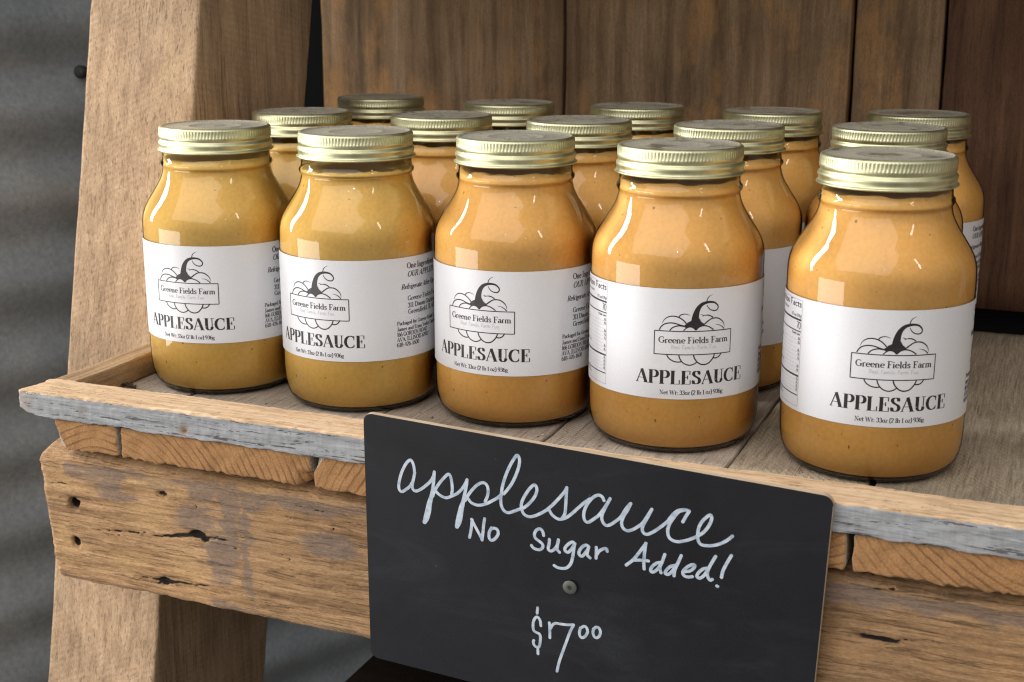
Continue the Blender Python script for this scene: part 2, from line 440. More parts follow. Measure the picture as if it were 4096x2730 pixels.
# ------------------------------------------------------------------ structure: floor
make('floor', [(-3500, -3500, -850), (4000, -3500, -850), (4000, 3500, -850), (-3500, 3500, -850)], [[0, 1, 2, 3]], M['floor'], smooth=False)['kind'] = 'structure'

# ------------------------------------------------------------------ corrugated metal wall on the left
zs = np.arange(-850, 900, 4.0); ys = np.linspace(200, 1500, 39)
WT = math.tan(math.radians(25))
def wx(y): return -540 + (y - 350) * WT
V = [(wx(y) + 6.0 * math.sin(2 * math.pi * (z + 26) / 76.0) + 1.5 * float(vn(y / 260, z / 90, 0, 3)), y, z) for z in zs for y in ys]
ny = len(ys)
F = [[i * ny + j, i * ny + j + 1, (i + 1) * ny + j + 1, (i + 1) * ny + j] for i in range(len(zs) - 1) for j in range(ny - 1)]
mw = make('metal_wall', V, F, M['sheet'])
tag(mw, 'grey galvanised corrugated sheet metal wall behind the leaning wooden post', 'wall')
wn = np.array([1.0, -WT, 0]) / math.hypot(1, WT); wt = np.array([WT, 1.0, 0]) / math.hypot(1, WT)
p0 = onPlane(318, 288, np.array([-540.0, 350, 0]), wn)
for dy, dz in ((0, 0), (0, -304), (600, 0)):
    Vs, Fs = lathe([(0, 3.4), (2.4, 3.2), (3.2, 2.4), (3.2, 1.2), (5.2, 1.0), (5.8, .4), (6, -5)], 20)
    Vs = p0 + wt * dy + np.array([0, 0, dz]) + Vs[:, 2:3] * wn + wn * 6.5 + Vs[:, 0:1] * wt + Vs[:, 1:2] * np.array([0, 0, 1.0])
    make('screw', Vs, Fs, M['steel_dark'], mw)

# ------------------------------------------------------------------ plank wall behind the jars
pw = tag(empty('plank_wall', (100, 480, 0)), 'dark brown vertical board wall behind the rows of jars', 'wall')
bds = [(-334, -101.5, 0, 'wall', 5), (-97.5, 136, -3, 'wall', 9), (138.5, 204.5, 5, 'wall', 4), (206, 452, 2, 'wall_red', 8), (456, 760, 0, 'wall', 6)]
for x0, x1, dy, mt, zb in bds:
    P, F, mi = gridbox(edgegrid(x0, x1, 24, 2), [480 + dy, 481.5 + dy, 498 + dy, 500 + dy], lin(zb, 720, 24), 1.5)
    P[:, 0] += .9 * fbm(P[:, 2] / 60, x0, 0, 2); P[:, 1] += 1.2 * fbm(P[:, 0] / 60, P[:, 2] / 200, 0, 5)
    o = make('board', P, F, M[mt], None, origin=((x0 + x1) / 2, 480, 0)); o.parent = pw; o.location = (np.array([(x0 + x1) / 2, 480, 0]) - np.array([100, 480, 0])) * S

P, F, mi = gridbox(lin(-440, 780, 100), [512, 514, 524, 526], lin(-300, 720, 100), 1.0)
o = make('gap_shade_sheet', P, F, flat('gap_shade_black', (.008, .008, .008), .95, 0.0, .1), None, origin=(100, 512, 0)); o.parent = pw; o.location = (0, .032, 0)  # added black sheet, its colour stands in for the shade in the gaps

# ------------------------------------------------------------------ the wooden display shelf
SH = np.array([0.0, 60.0, -850.0])
shelf = tag(empty('display_shelf', SH), 'rustic wooden display shelf with weathered front rail holding the applesauce jars', 'shelf')
def part(name, P, F, mats, origin, mi=None, parent=shelf, pl=SH):
    o = make(name, P, F, mats, None, True, mi, origin); o.parent = parent
    o.location = (np.asarray(origin, float) - pl) * S
    return o

# leaning posts
SL, PY0 = .2162, 135.6           # front face: Y = PY0 + SL*z
def post(x0, x1):
    P, F, mi = gridbox(edgegrid(x0, x1, 9, 3), edgegrid(0, 150, 12, 3), lin(-849, 640, 12), 2.2)
    z = P[:, 2]
    P[:, 1] += PY0 + SL * z
    P[:, 0] += .6 * fbm(z / 90, P[:, 1] / 300, x0, 11) + .35 * fbm(z / 9, P[:, 1] / 50, x0, 7)
    P[:, 1] += .7 * fbm(z / 70, P[:, 0] / 40, 3, 12) + .25 * fbm(z / 8, P[:, 0] / 6, 3, 17)
    return part('post', P, F, M['post'], ((x0 + x1) / 2, 100, 0))
post(-348.6, -256); post(700, 792)

# deck planks (end grain on the visible front ends)
planks = [(-255, -201, 'deck', (-212, -68)), (-198.6, -70.5, 'deck', (-212, -68)), (-68.5, 38, 'deck', (40, -60)),
          (40, 145.5, 'deck', (110, -70)), (147, 220.5, 'deck_rough', (190, 40)), (223.5, 345, 'deck_rough', (330, 70)),
          (347, 470, 'deck', (400, -60)), (472, 610, 'deck', (520, -50)), (612, 700, 'deck', (650, 60))]
for i, (x0, x1, mt, pith) in enumerate(planks):
    fine = 2.0 if x0 < 0 or 140 < x0 < 300 else 8
    ys = [1.5, 2.2, 4, 6, 9] + lin(14, 441, 12)
    P, F, mi = gridbox(edgegrid(x0, x1, fine, 1.6), ys, edgegrid(-18.6, 0, 2.0, 1.4), 1.3, lambda a, s: 1 if (a == 1) else 0)
    x, y, z = P[:, 0].copy(), P[:, 1].copy(), P[:, 2].copy()
    fr = np.exp(-((y - 1.5) / 4.0) ** 2)
    low = np.clip((-z - 6) / 12, 0, 1)
    P[:, 1] += fr * (.7 * fbm(x / 6, z / 5, i, 21) + .8)
    P[:, 2] += low * (.45 * fbm(x / 30, y / 20, i, 31) + .8 * fr * fbm(x / 2.6, 0, i, 30)) - .25 * (1 - low) * np.abs(fbm(x / 5, y / 22, i, 33))
    # edges slightly wandering, chipped lower right corner of the long plank by the sign
    P[:, 0] += .5 * fbm(y / 30, z / 6, i, 41) * (np.abs(x - (x0 + x1) / 2) > (x1 - x0) / 2 - 3)
    if i == 0:
        P[:, 0] += 9 * np.clip((26 - y) / 26, 0, 1) * np.clip((x0 + 30 - x) / 30, 0, 1) + 7 * fr * np.clip((x0 + 16 - x) / 16, 0, 1) * (-z / 18) ** 1.5
    if i == 1:
        ch = np.clip((x - (x1 - 9)) / 9, 0, 1) * (y < 14)
        P[:, 1] += 7 * ch * (z < -10); P[:, 2] += 3.2 * ch * (z < -13)
    if i == 2:
        P[:, 0] += 7 * fr * np.clip((x0 + 8 - x) / 8, 0, 1) * np.clip((z + 9) / 9, 0, 1)
    o = part('deck_plank', P, F, [M[mt], M['end']], ((x0 + x1) / 2, 200, -9), mi)
    at = o.data.attributes.new('pith', 'FLOAT_VECTOR', 'POINT')
    at.data.foreach_set('vector', np.tile([(pith[0] - (x0 + x1) / 2) * S, 0, (pith[1] + 9) * S], len(P)).astype(np.float32))

def stain_shade_attr(o, R, G, B):
    a = o.data.attributes.new('stain_shade', 'FLOAT_COLOR', 'POINT')
    a.data.foreach_set('color', np.stack([np.clip(R, 0, 1), np.clip(G, 0, 1), np.clip(B, 0, 1), np.ones_like(R)], 1).ravel().astype(np.float32))

# front rail
xs = edgegrid(-271, -20, 1.6, 1.2)[:-2] + lin(-20, 200, 5)[1:] + lin(200, 350, 1.8)[1:] + lin(350, 720, 12)[1:]
P, F, mi = gridbox(sorted(set(xs)), edgegrid(0, 27, 3, 1.2), edgegrid(0.3, 16.2, 1.5, 1.2), .9)
x, y, z = P.T.copy()
P[:, 2] += np.where(z > 8, .55, .7) * fbm(x / 16, y / 12, z / 9, 51) + .3 * fbm(x / 3, y / 3, z / 3, 52)
P[:, 2] = np.maximum(P[:, 2], .15 + .3 * vn(x / 8, 0, 0, 5))
P[:, 1] += np.where(y < 13, 1, .5) * (.45 * fbm(x / 14, z / 2.2, 0, 53) + .3 * fbm(x / 2.5, z / 1.0, 0, 54))
le = np.clip((-255 - x) / 16, 0, 1)          # worn, tapered left end
P[:, 2] += le**1.6 * np.where(z < 6, 5.5, -1.0) * np.clip(1 - y / 40, 0, 1)
P[:, 0] += 3.5 * le * (y / 27) + 1.6 * le * fbm(z / 4, y / 5, 2, 55)
q = onY(733, 1722, 0)
d = np.hypot(x - q[0], z - q[2])
P[:, 1] += 2.2 * (y < 2) * np.exp(-(d / 1.1) ** 4)
rail = part('front_rail', P, F, M['rail'], (-271, 0, 0))
stain_shade_attr(rail, np.zeros(len(P)), (y < 3) * np.exp(-(d / 3.2) ** 4), (y < 3) * np.exp(-(d / 1.0) ** 4))

# left side rail, ends against the post
P, F, mi = gridbox(edgegrid(-266.5, -250.6, 3, 1), edgegrid(27.6, 138, 6, 1), edgegrid(.4, 15.8, 3, 1), .9)
x, y, z = P.T.copy()
P[:, 2] += .5 * fbm(y / 20, x / 9, z / 9, 61); P[:, 2] = np.maximum(P[:, 2], .2); P[:, 0] -= .4 * np.abs(fbm(y / 14, z / 3, 0, 62))
part('side_rail', P, F, M['side'], (-258, 80, 8))

# heavy front beam with knots, bolt holes, cracks and stains
BY = 9.0
xs = sorted(set(edgegrid(-270, -22, 1.0, 4)[:-2] + lin(-26, 205, 6) + lin(205, 350, 1.5) + lin(350, 690, 14)))
P, F, mi = gridbox(xs, edgegrid(BY, 111, 9, 3), edgegrid(-108, -20.5, 1.0, 4), 3.2)
x, y, z = P.T.copy()
front = np.clip(1 - (y - BY) / 6, 0, 1)
hh = np.clip((z + 108) / 87.5, 0, 1)
lend = np.clip((-240 - x) / 30, 0, 1)
P[:, 0] += lend * ((1 - hh) * 9 + 3.5 * np.clip(hh - .8, 0, 1) / .2 + 1.0 * fbm(z / 22, y / 9, 0, 71) + .5 * fbm(z / 4, y / 6, 0, 70))
top = np.clip((z + 32) / 11, 0, 1)
P[:, 2] -= top * (1.2 + 2.2 * np.abs(fbm(x / 45, y / 60, 0, 72)) + .6 * fbm(x / 5, y / 6, 0, 73)) * (1 - .3 * np.clip(y / 60, 0, 1)) + top * front * (5.6 + 4 * lend)
bot = np.clip((-100 - z) / 8, 0, 1)
P[:, 2] += bot * (.7 * fbm(x / 60, y / 40, 0, 74) + .4 * fbm(x / 5, y / 8, 0, 75))
rel = .55 * fbm(x / 40, z / 5, 0, 76) + .35 * fbm(x / 9, z / 1.6, 0, 77)
R = np.zeros(len(P)); G = np.zeros(len(P)); B = np.zeros(len(P))
def bx(u, v): p = onY(u, v, BY); return p[0], p[2]
def blob(u, v, ru, rv, p=2):
    cx, cz = bx(u, v); sx, sz = ru / 5.6, rv / 5.8
    wx = x + 3 * fbm(x / 9, z / 6, 0, 78); wz = z + 1.5 * fbm(x / 9, z / 6, 3, 79)
    return np.exp(-(np.abs((wx - cx) / sx) ** p + np.abs((wz - cz) / sz) ** p))
for a in ((440, 1955, 60, 36), (800, 1970, 62, 52), (790, 2080, 90, 60), (880, 2230, 60, 110), (915, 2050, 40, 260), (985, 2200, 22, 220), (1000, 1990, 60, 60), (900, 2440, 60, 40), (470, 1985, 110, 18), (1320, 2180, 120, 50), (3420, 2330, 90, 40), (1180, 2010, 200, 26), (430, 1870, 90, 20)):
    R = np.maximum(R, blob(*a))
for a in ((640, 1950, 130, 70), (580, 2060, 130, 60), (740, 2270, 70, 90), (250, 1930, 70, 40), (520, 2250, 120, 50), (1000, 1920, 160, 20), (760, 2420, 120, 24), (240, 2150, 50, 120)):
    G = np.maximum(G, blob(*a) * .8)
R = np.maximum(R, .75 * np.exp(-((z + 31 + 3 * fbm(x / 18, 0, 0, 95)) / 9) ** 2) * (x > -250)); R = np.maximum(R, .55 * np.exp(-((z + 108) / 5) ** 2))
pit = np.zeros(len(P))
def hole(u, v, ru, rv, depth, dark=1.0, p=4):
    global pit, B
    cx, cz = bx(u, v); sx, sz = ru / 5.6, rv / 5.8
    jx = x + (.12 * ru / 5.6) * fbm(x / 2.2, z / 1.6, 0, 97); jz = z + (.16 * rv / 5.8) * fbm(x / 2.2, z / 1.6, 4, 98)
    g = np.exp(-(np.hypot((jx - cx) / sx, (jz - cz) / sz)) ** p)
    pit = np.maximum(pit, g * depth); B = np.maximum(B, np.exp(-(np.hypot((jx - cx) / sx, (jz - cz) / sz)) ** 6) * dark)  # dark knot wood, and near-black shade painted into the holes
hole(290, 2017, 23, 21, 9, 1.3); hole(297, 2167, 20, 19, 4, .9); hole(643, 1979, 20, 11, 2.5, .7)
hole(785, 2143, 32, 17, 5, 1.0, 3); hole(810, 2160, 20, 12, 4, .8, 3); hole(655, 2327, 27, 13, 4, 1.0, 3); hole(680, 2332, 20, 8, 3, .8, 3); hole(466, 2128, 20, 6, 2.5, .6)
hole(3510, 2560, 60, 9, 3, .75); hole(940, 2196, 4, 4, 1.5, .9); hole(1160, 2072, 5, 4, 1.5, .8); hole(1335, 2117, 5, 5, 1.5, .9); hole(1125, 2222, 4, 4, 1.5, .8); hole(1158, 2240, 4, 4, 1.5, .8)
def crack(pts, w0, w1, depth, dark=1.0):
    """split in the grain that tapers from half width w0 to w1 (mm)"""
    global pit, B
    q = [bx(*p) for p in pts]; n = len(q) - 1
    for k, ((ax, az), (cx, cz)) in enumerate(zip(q, q[1:])):
        dx, dz = cx - ax, cz - az; L2 = dx * dx + dz * dz
        t = np.clip(((x - ax) * dx + (z - az) * dz) / L2, 0, 1)
        wd = w0 + (w1 - w0) * (k + t) / n
        dd = np.hypot(x - ax - t * dx, z + .55 * fbm(x / 5, 0, 0, 80) - az - t * dz)
        g = np.exp(-(dd / np.maximum(wd, .12)) ** 2) * np.clip(wd / .35, 0, 1)
        pit = np.maximum(pit, g * depth); B = np.maximum(B, g * dark * (.85 + .35 * vn(x / 4, z / 2, 0, 91)))
crack([(300, 2115), (440, 2122), (520, 2128)], .1, .6, 1.5); crack([(520, 2130), (600, 2133), (700, 2122)], .5, .1, 1.2)
crack([(560, 2142), (680, 2147), (770, 2143)], .1, 1.7, 2.5); crack([(800, 2150), (850, 2155), (925, 2166)], 1.3, .1, 2)
crack([(520, 2303), (600, 2315), (650, 2325)], .1, 1.1, 2); crack([(670, 2330), (760, 2341), (860, 2349)], 1.1, .1, 2)
crack([(370, 2152), (450, 2146), (480, 2140)], .1, .4, 1, .8); crack([(690, 1948), (702, 1985), (708, 2030)], .35, .5, 1, .7); crack([(755, 1990), (785, 2030)], .3, .6, 1.2, .7)
crack([(190, 1930), (260, 1938), (330, 1940)], .4, .1, 1, .8); crack([(3450, 2548), (3540, 2562), (3760, 2560)], .9, .1, 1.8); crack([(3470, 2340), (3500, 2325), (3580, 2318)], .2, 1.0, 2, .9)
crack([(940, 1985), (1100, 2003), (1290, 2050)], .1, .5, 1, .7); crack([(1230, 2060), (1350, 2085), (1450, 2100)], .1, .4, 1, .7); crack([(1000, 2260), (1200, 2300), (1440, 2345)], .08, .3, .8, .6); crack([(1050, 2130), (1240, 2160), (1450, 2200)], .3, .08, .8, .6)
for k in range(46):                                  # fine checks along the grain
    u0 = random.uniform(180, 1400); v0 = 1880 + (u0 - 180) * .13 + random.uniform(20, 430); L = random.uniform(30, 150)
    crack([(u0, v0), (u0 + L / 2, v0 + L * .085), (u0 + L, v0 + L * .17)], .05, random.uniform(.18, .34), .5, random.uniform(.35, .8))
P[:, 1] += front * (rel + pit)
B = B * (front > .3); R *= front; G *= front
beam = part('front_beam', P, F, M['beam'], (0, 60, -64))
stain_shade_attr(beam, R, G, B)

# boards above and below the visible tier
P, F, mi = gridbox(lin(-352, 795, 60), lin(232, 478, 40), edgegrid(352, 376, 8, 2), 1.5)
part('unseen_shade_shelf', P, F, M['dark_wood'], (200, 330, 360))  # unseen board above, added to shade the back of the tier
P, F, mi = gridbox(lin(-162, 698, 40), lin(45, 460, 40), edgegrid(-274, -250, 8, 2), 1.5)
part('lower_shelf', P, F, M['dark_wood'], (200, 250, -260))

# sawdust and grit on the tray floor
V, F = [], []
for k in range(420):
    gx, gy = random.uniform(-245, 340), 28 + abs(random.gauss(0, 1)) * 32
    r = random.uniform(.18, .6) * (2.2 if k % 23 == 0 else 1); a = random.uniform(0, 6.28); l = r * random.uniform(1, 3.2)
    c_, s_ = math.cos(a), math.sin(a); b0 = len(V)
    for px, py, pz in ((-l, -r, .05), (l, -r * .6, .05), (l * .8, r, .05), (-l, r * .7, .05), (0, 0, r * 1.1)):
        V.append((gx + px * c_ - py * s_, gy + px * s_ + py * c_, pz))
    F += [[b0, b0 + 1, b0 + 4], [b0 + 1, b0 + 2, b0 + 4], [b0 + 2, b0 + 3, b0 + 4], [b0 + 3, b0, b0 + 4]]
gm = NT('sawdust'); gm = gm.done(gm.pbr(gm.ramp(gm.noise(gm.coord(), 300, 2), [(.4, (.10, .07, .045)), (.6, (.50, .40, .28))]), .9))
sd = tag(make('sawdust', V, F, gm, None, False), 'scattered sawdust and grit on the tray floor behind the front rail', 'sawdust'); sd['kind'] = 'stuff'

# a dry leaf scrap in the corner of the tray
q = onZ(488, 1563, 0)
th = np.linspace(0, 1, 9); V = []; F = []
for i, t in enumerate(th):
    wd = 3.2 * math.sin(math.pi * min(1, t * .92 + .06)) * (1 + .3 * math.sin(9 * t))
    for j in (-1, -.4, .4, 1):
        V.append((q[0] + 16 * (t - .5), q[1] + 6 + wd * j + 2 * math.sin(5 * t), .7 + 2.6 * abs(j) * abs(math.sin(7 * t + j)) + .5 * math.sin(11 * t + 2 * j) ** 2))
for i in range(8):
    for j in range(3): F.append([i * 4 + j, (i + 1) * 4 + j, (i + 1) * 4 + j + 1, i * 4 + j + 1])
leafm = flat('dry_leaf', (.045, .03, .02), .8)
lf = make('dry_leaf', V, F, leafm, None, True, None, (q[0], q[1] + 6, 0))
tag(lf, 'small crumpled dark dry leaf scrap in the tray corner behind the rail', 'leaf')
md = lf.modifiers.new('thick', 'SOLIDIFY'); md.thickness = .0003

# ------------------------------------------------------------------ ribbons (print and handwriting)
def catmull(pts, n=6):
    p = [np.array(a, float) for a in pts]
    if len(p) < 3: return [tuple(p[0] + (p[-1] - p[0]) * t) for t in np.linspace(0, 1, n + 1)] if len(p) == 2 else pts
    e = [2 * p[0] - p[1]] + p + [2 * p[-1] - p[-2]]; out = []
    for i in range(1, len(e) - 2):
        for k in range(n):
            t = k / n
            out.append(tuple(.5 * (2 * e[i] + (e[i+1] - e[i-1]) * t + (2 * e[i-1] - 5 * e[i] + 4 * e[i+1] - e[i+2]) * t * t + (3 * e[i] - e[i-1] - 3 * e[i+1] + e[i+2]) * t ** 3)))
    out.append(tuple(p[-1])); return out
class Ribbon:
    """flat strokes in a plane (s, t); every stroke climbs a hair so crossings never share a plane"""
    def __init__(s): s.V, s.F, s.h = [], [], 0.0
    def stroke(s, pts, hw, cap=False, step=0.0):
        p = np.array(pts, float)
        keep = np.concatenate([[True], np.linalg.norm(np.diff(p, axis=0), axis=1) > 1e-6]); p = p[keep]
        if len(p) < 2: return
        if np.ndim(hw) == 0 and not callable(hw): hwv = np.full(len(p), hw)
        elif callable(hw): hwv = None
        else: hwv = np.interp(np.linspace(0, 1, len(p)), np.linspace(0, 1, len(hw)), hw)
        tg = np.gradient(p, axis=0) if len(p) > 2 else np.tile(p[1] - p[0], (2, 1))
        tg /= np.maximum(np.linalg.norm(tg, axis=1, keepdims=True), 1e-9)
        nr = np.stack([-tg[:, 1], tg[:, 0]], 1)
        if hwv is None: hwv = np.array([hw(n) for n in nr])
        if cap:
            a, b = p[0] - tg[0] * hwv[0] * .0, p[-1]
            ext = [(p[0] - tg[0] * hwv[0] * math.cos(q), hwv[0] * math.sin(q), nr[0]) for q in np.radians([8, 35, 62])]
            ext2 = [(p[-1] + tg[-1] * hwv[-1] * math.cos(q), hwv[-1] * math.sin(q), nr[-1]) for q in np.radians([62, 35, 8])]
            p = np.vstack([[e[0] for e in ext], p, [e[0] for e in ext2]])
            nr = np.vstack([[e[2] for e in ext], nr, [e[2] for e in ext2]])
            hwv = np.concatenate([[e[1] for e in ext], hwv, [e[1] for e in ext2]])
        b0 = len(s.V)
        for c, n, hwid in zip(p, nr, hwv):
            s.V.append((*(c + n * hwid), s.h)); s.V.append((*(c - n * hwid), s.h)); s.h += step
        for i in range(len(p) - 1):
            k = b0 + 2 * i; s.F.append([k, k + 1, k + 3, k + 2])
        s.h += step
    def poly(s, pts):
        b0 = len(s.V); s.V += [(*q, s.h + .13) for q in pts]; s.F.append(list(range(b0, b0 + len(pts))))

# skeleton letters: T polyline, t thin polyline, E ellipse arc (cx cy rx ry a0 a1), C smooth curve, Z serif
GL = {
 'A': (.76, ['t .05 0 .36 1', 'T .36 1 .66 0', 'T .14 .33 .55 .33', 'Z -.02 0 .16 0', 'Z .5 0 .8 0']),
 'C': (.74, ['E .42 .5 .35 .49 52 308', 'z .66 .66 .66 .99', 'z .66 .06 .66 .28']),
 'D': (.8, ['T .16 0 .16 1', 'Z .02 0 .16 0', 'Z .02 1 .16 1', 'T .16 1 .34 1', 'E .34 .5 .38 .5 90 -90', 'T .34 0 .16 0']),
 'E': (.68, ['T .18 0 .18 1', 'T .02 1 .58 1', 'z .58 1 .58 .72', 'T .18 .52 .43 .52', 'z .43 .38 .43 .66', 'T .02 0 .61 0', 'z .61 0 .61 .3']),
 'F': (.62, ['T .18 0 .18 1', 'T .02 1 .56 1', 'z .56 1 .56 .72', 'T .18 .5 .42 .5', 'z .42 .38 .42 .62', 'Z .02 0 .36 0']),
 'G': (.8, ['E .42 .5 .35 .49 52 330', 'z .64 .68 .64 .98', 'T .66 .05 .66 .42', 'Z .5 .42 .8 .42']),
 'I': (.36, ['T .18 0 .18 1', 'Z .02 0 .34 0', 'Z .02 1 .34 1']),
 'J': (.46, ['T .28 1 .28 .1', 'E .14 .1 .14 .2 0 -140', 'Z .12 1 .44 1']),
 'L': (.64, ['T .18 0 .18 1', 'Z .02 1 .34 1', 'T .02 0 .6 0', 'z .6 0 .6 .32']),
 'N': (.8, ['t .14 0 .14 1', 'T .14 1 .64 0', 't .64 0 .64 1', 'Z .0 0 .28 0', 'Z .5 1 .78 1', 'Z 0 1 .16 1']),
 'O': (.8, ['E .4 .5 .34 .5 0 360']),
 'P': (.66, ['T .18 0 .18 1', 'Z .02 0 .34 0', 'T .02 1 .4 1', 'E .4 .74 .2 .26 90 -90', 'T .4 .48 .18 .48']),
 'R': (.74, ['T .18 0 .18 1', 'Z .02 0 .34 0', 'T .02 1 .4 1', 'E .4 .75 .19 .25 90 -90', 'T .4 .5 .18 .5', 'T .42 .5 .64 0', 'Z .56 0 .76 0']),
 'S': (.6, ['C .47 .76 .42 .92 .28 .98 .14 .91 .1 .77 .17 .63 .3 .53 .44 .42 .5 .25 .43 .08 .27 .02 .13 .09 .07 .26', 'z .49 .7 .49 .99', 'z .05 .01 .05 .31']),
 'U': (.74, ['T .18 1 .18 .3', 'E .38 .28 .2 .27 180 360', 't .58 .28 .58 1', 'Z .02 1 .34 1', 'Z .46 1 .72 1']),
 'V': (.74, ['T .08 1 .38 0', 't .38 0 .68 1', 'Z -.02 1 .22 1', 'Z .54 1 .78 1']),
 'W': (1.04, ['T .08 1 .32 0', 't .32 0 .52 1', 'T .5 1 .74 0', 't .74 0 .96 1', 'Z -.02 1 .2 1', 'Z .84 1 1.06 1']),
 'Y': (.72, ['T .08 1 .36 .46', 't .36 .46 .64 1', 'T .36 .46 .36 0', 'Z .2 0 .52 0', 'Z -.02 1 .22 1', 'Z .52 1 .76 1']),
 'a': (.52, ['T .4 .04 .4 .44', 'E .26 .44 .14 .17 0 160', 'E .23 .17 .15 .17 25 340', 'Z .4 .02 .52 .02']),
 'b': (.58, ['T .12 0 .12 1', 'E .31 .3 .2 .3 0 360', 'Z 0 1 .12 1']),
 'c': (.48, ['E .28 .31 .21 .3 45 315']),
 'd': (.6, ['T .44 0 .44 1', 'E .27 .3 .2 .3 0 360', 'Z .32 1 .44 1', 'Z .44 0 .58 0']),
 'e': (.52, ['E .28 .31 .21 .3 5 315', 'T .08 .34 .48 .34']),
 'f': (.36, ['T .17 0 .17 .8', 'E .31 .8 .14 .19 180 50', 'T .04 .6 .34 .6', 'Z .04 0 .32 0']),
 'g': (.54, ['E .25 .4 .17 .21 0 360', 'E .27 -.13 .21 .13 0 360', 'C .16 .2 .1 .12 .16 .04 .34 .0', 'T .4 .55 .52 .58']),
 'i': (.3, ['T .15 0 .15 .6', 'Z .02 0 .28 0', 'Z .03 .6 .15 .6', 'T .15 .8 .15 .92']),
 'k': (.58, ['T .12 0 .12 1', 't .12 .22 .46 .6', 'T .24 .34 .5 0', 'Z 0 0 .24 0', 'Z .36 .6 .56 .6']),
 'l': (.3, ['T .15 0 .15 1', 'Z .02 0 .28 0', 'Z .03 1 .15 1']),
 'm': (.88, ['T .12 0 .12 .6', 'T .42 0 .42 .42', 'T .72 0 .72 .42', 'E .27 .42 .15 .18 0 170', 'E .57 .42 .15 .18 0 170', 'Z 0 0 .24 0', 'Z .32 0 .54 0', 'Z .62 0 .84 0']),
 'n': (.6, ['T .12 0 .12 .6', 'T .44 0 .44 .42', 'E .28 .42 .16 .18 0 170', 'Z 0 0 .24 0', 'Z .34 0 .56 0']),
 'o': (.56, ['E .28 .31 .21 .31 0 360']),
 'p': (.58, ['T .12 -.3 .12 .6', 'E .31 .3 .2 .3 0 360', 'Z 0 -.3 .26 -.3']),
 'r': (.42, ['T .12 0 .12 .6', 'E .28 .42 .16 .18 170 50', 'Z 0 0 .26 0']),
 's': (.42, ['C .34 .48 .28 .6 .17 .6 .08 .5 .12 .38 .24 .31 .33 .2 .29 .06 .17 .01 .06 .12']),
 't': (.36, ['T .17 .1 .17 .82', 'E .27 .12 .1 .12 180 300', 'T .04 .6 .34 .6']),
 'u': (.6, ['T .12 .6 .12 .18', 'E .28 .18 .16 .18 180 350', 'T .44 0 .44 .6', 'Z 0 .6 .12 .6', 'Z .44 0 .56 0']),
 'v': (.54, ['T .06 .6 .27 0', 't .27 0 .48 .6']),
 'y': (.54, ['T .06 .6 .27 0', 't .48 .6 .27 0', 't .27 0 .16 -.28', 'Z 0 .6 .16 .6', 'Z .38 .6 .56 .6']),
 'z': (.46, ['T .04 .6 .4 .6', 'T .4 .6 .05 0', 'T .05 0 .42 0']),
 '0': (.56, ['E .28 .5 .21 .5 0 360']), '1': (.4, ['T .22 0 .22 1', 't .22 1 .06 .84', 'Z .06 0 .38 0']),
 '2': (.52, ['C .08 .76 .14 .95 .28 .99 .42 .9 .43 .7 .32 .45 .16 .2 .06 .02', 'T .06 .02 .48 .02']),
 '3': (.52, ['C .08 .82 .18 .98 .34 .97 .42 .78 .34 .56 .22 .52', 'C .22 .52 .38 .5 .46 .28 .36 .04 .18 .01 .06 .16']),
 '4': (.56, ['T .38 0 .38 1', 't .38 1 .04 .28', 'T .04 .28 .52 .28']),
 '6': (.54, ['E .28 .3 .2 .3 0 360', 'C .08 .3 .1 .65 .22 .9 .42 .99']),
 '7': (.5, ['T .06 .98 .46 .98', 'T .46 .98 .2 0']), '8': (.54, ['E .27 .74 .17 .25 0 360', 'E .27 .25 .21 .25 0 360']),
 '9': (.54, ['E .26 .7 .2 .3 0 360', 'C .46 .7 .44 .35 .32 .1 .12 .01']),
 '.': (.24, ['T .12 -.02 .12 .11']), ',': (.24, ['C .12 .12 .14 .0 .06 -.16']), ':': (.28, ['T .14 0 .14 .12', 'T .14 .46 .14 .58']),
 '!': (.3, ['T .15 .3 .15 1', 'T .15 0 .15 .11']), '(': (.3, ['C .26 1.06 .12 .8 .09 .42 .12 .06 .26 -.2']), ')': (.3, ['C .06 1.06 .2 .8 .23 .42 .2 .06 .06 -.2']),
 '-': (.36, ['T .04 .34 .32 .34']), '/': (.36, ['T .04 0 .32 1']), '%': (.7, ['E .16 .76 .12 .22 0 360', 'E .54 .22 .12 .22 0 360', 't .12 0 .58 1']), '*': (.3, ['T .15 .7 .15 1', 'T .04 .85 .26 .85']),
 ' ': (.28, []),
}
def text(rb, s, s0, base, cap, s1=None, a=.07, b=.02, serif=True, slant=0.0, right=None, track=0.0):
    wid = sum(GL[c][0] + track for c in s)
    sx = (s1 - s0) / wid if s1 is not None else cap
    if right is not None: s0 = right - wid * sx
    x = 0.0
    for ch in s:
        adv, st = GL[ch]
        for d in st:
            k = d[0]; v = [float(q) for q in d[1:].split()]
            if k in 'Zz' and not serif: continue
            if k == 'E':
                cx, cy, rx, ry, a0, a1 = v
                pts = [(cx + rx * math.cos(t), cy + ry * math.sin(t)) for t in np.radians(np.linspace(a0, a1, max(5, int(abs(a1 - a0) / 24) + 1)))]
            else:
                pts = list(zip(v[0::2], v[1::2]))
                if k == 'C': pts = catmull(pts, 2)
            pts = [(s0 + (x + px + slant * py) * sx, base + py * cap) for px, py in pts]
            th = .3 if k in 'tz' else 1.0
            ta, tb = a * cap * th, max(b * cap, .03)
            if k == 'z': ta = max(ta, .05)
            rb.stroke(pts, lambda n, ta=ta, tb=tb: max(.035, math.hypot(ta * n[0], tb * n[1])))
        x += adv + track
    return x * sx

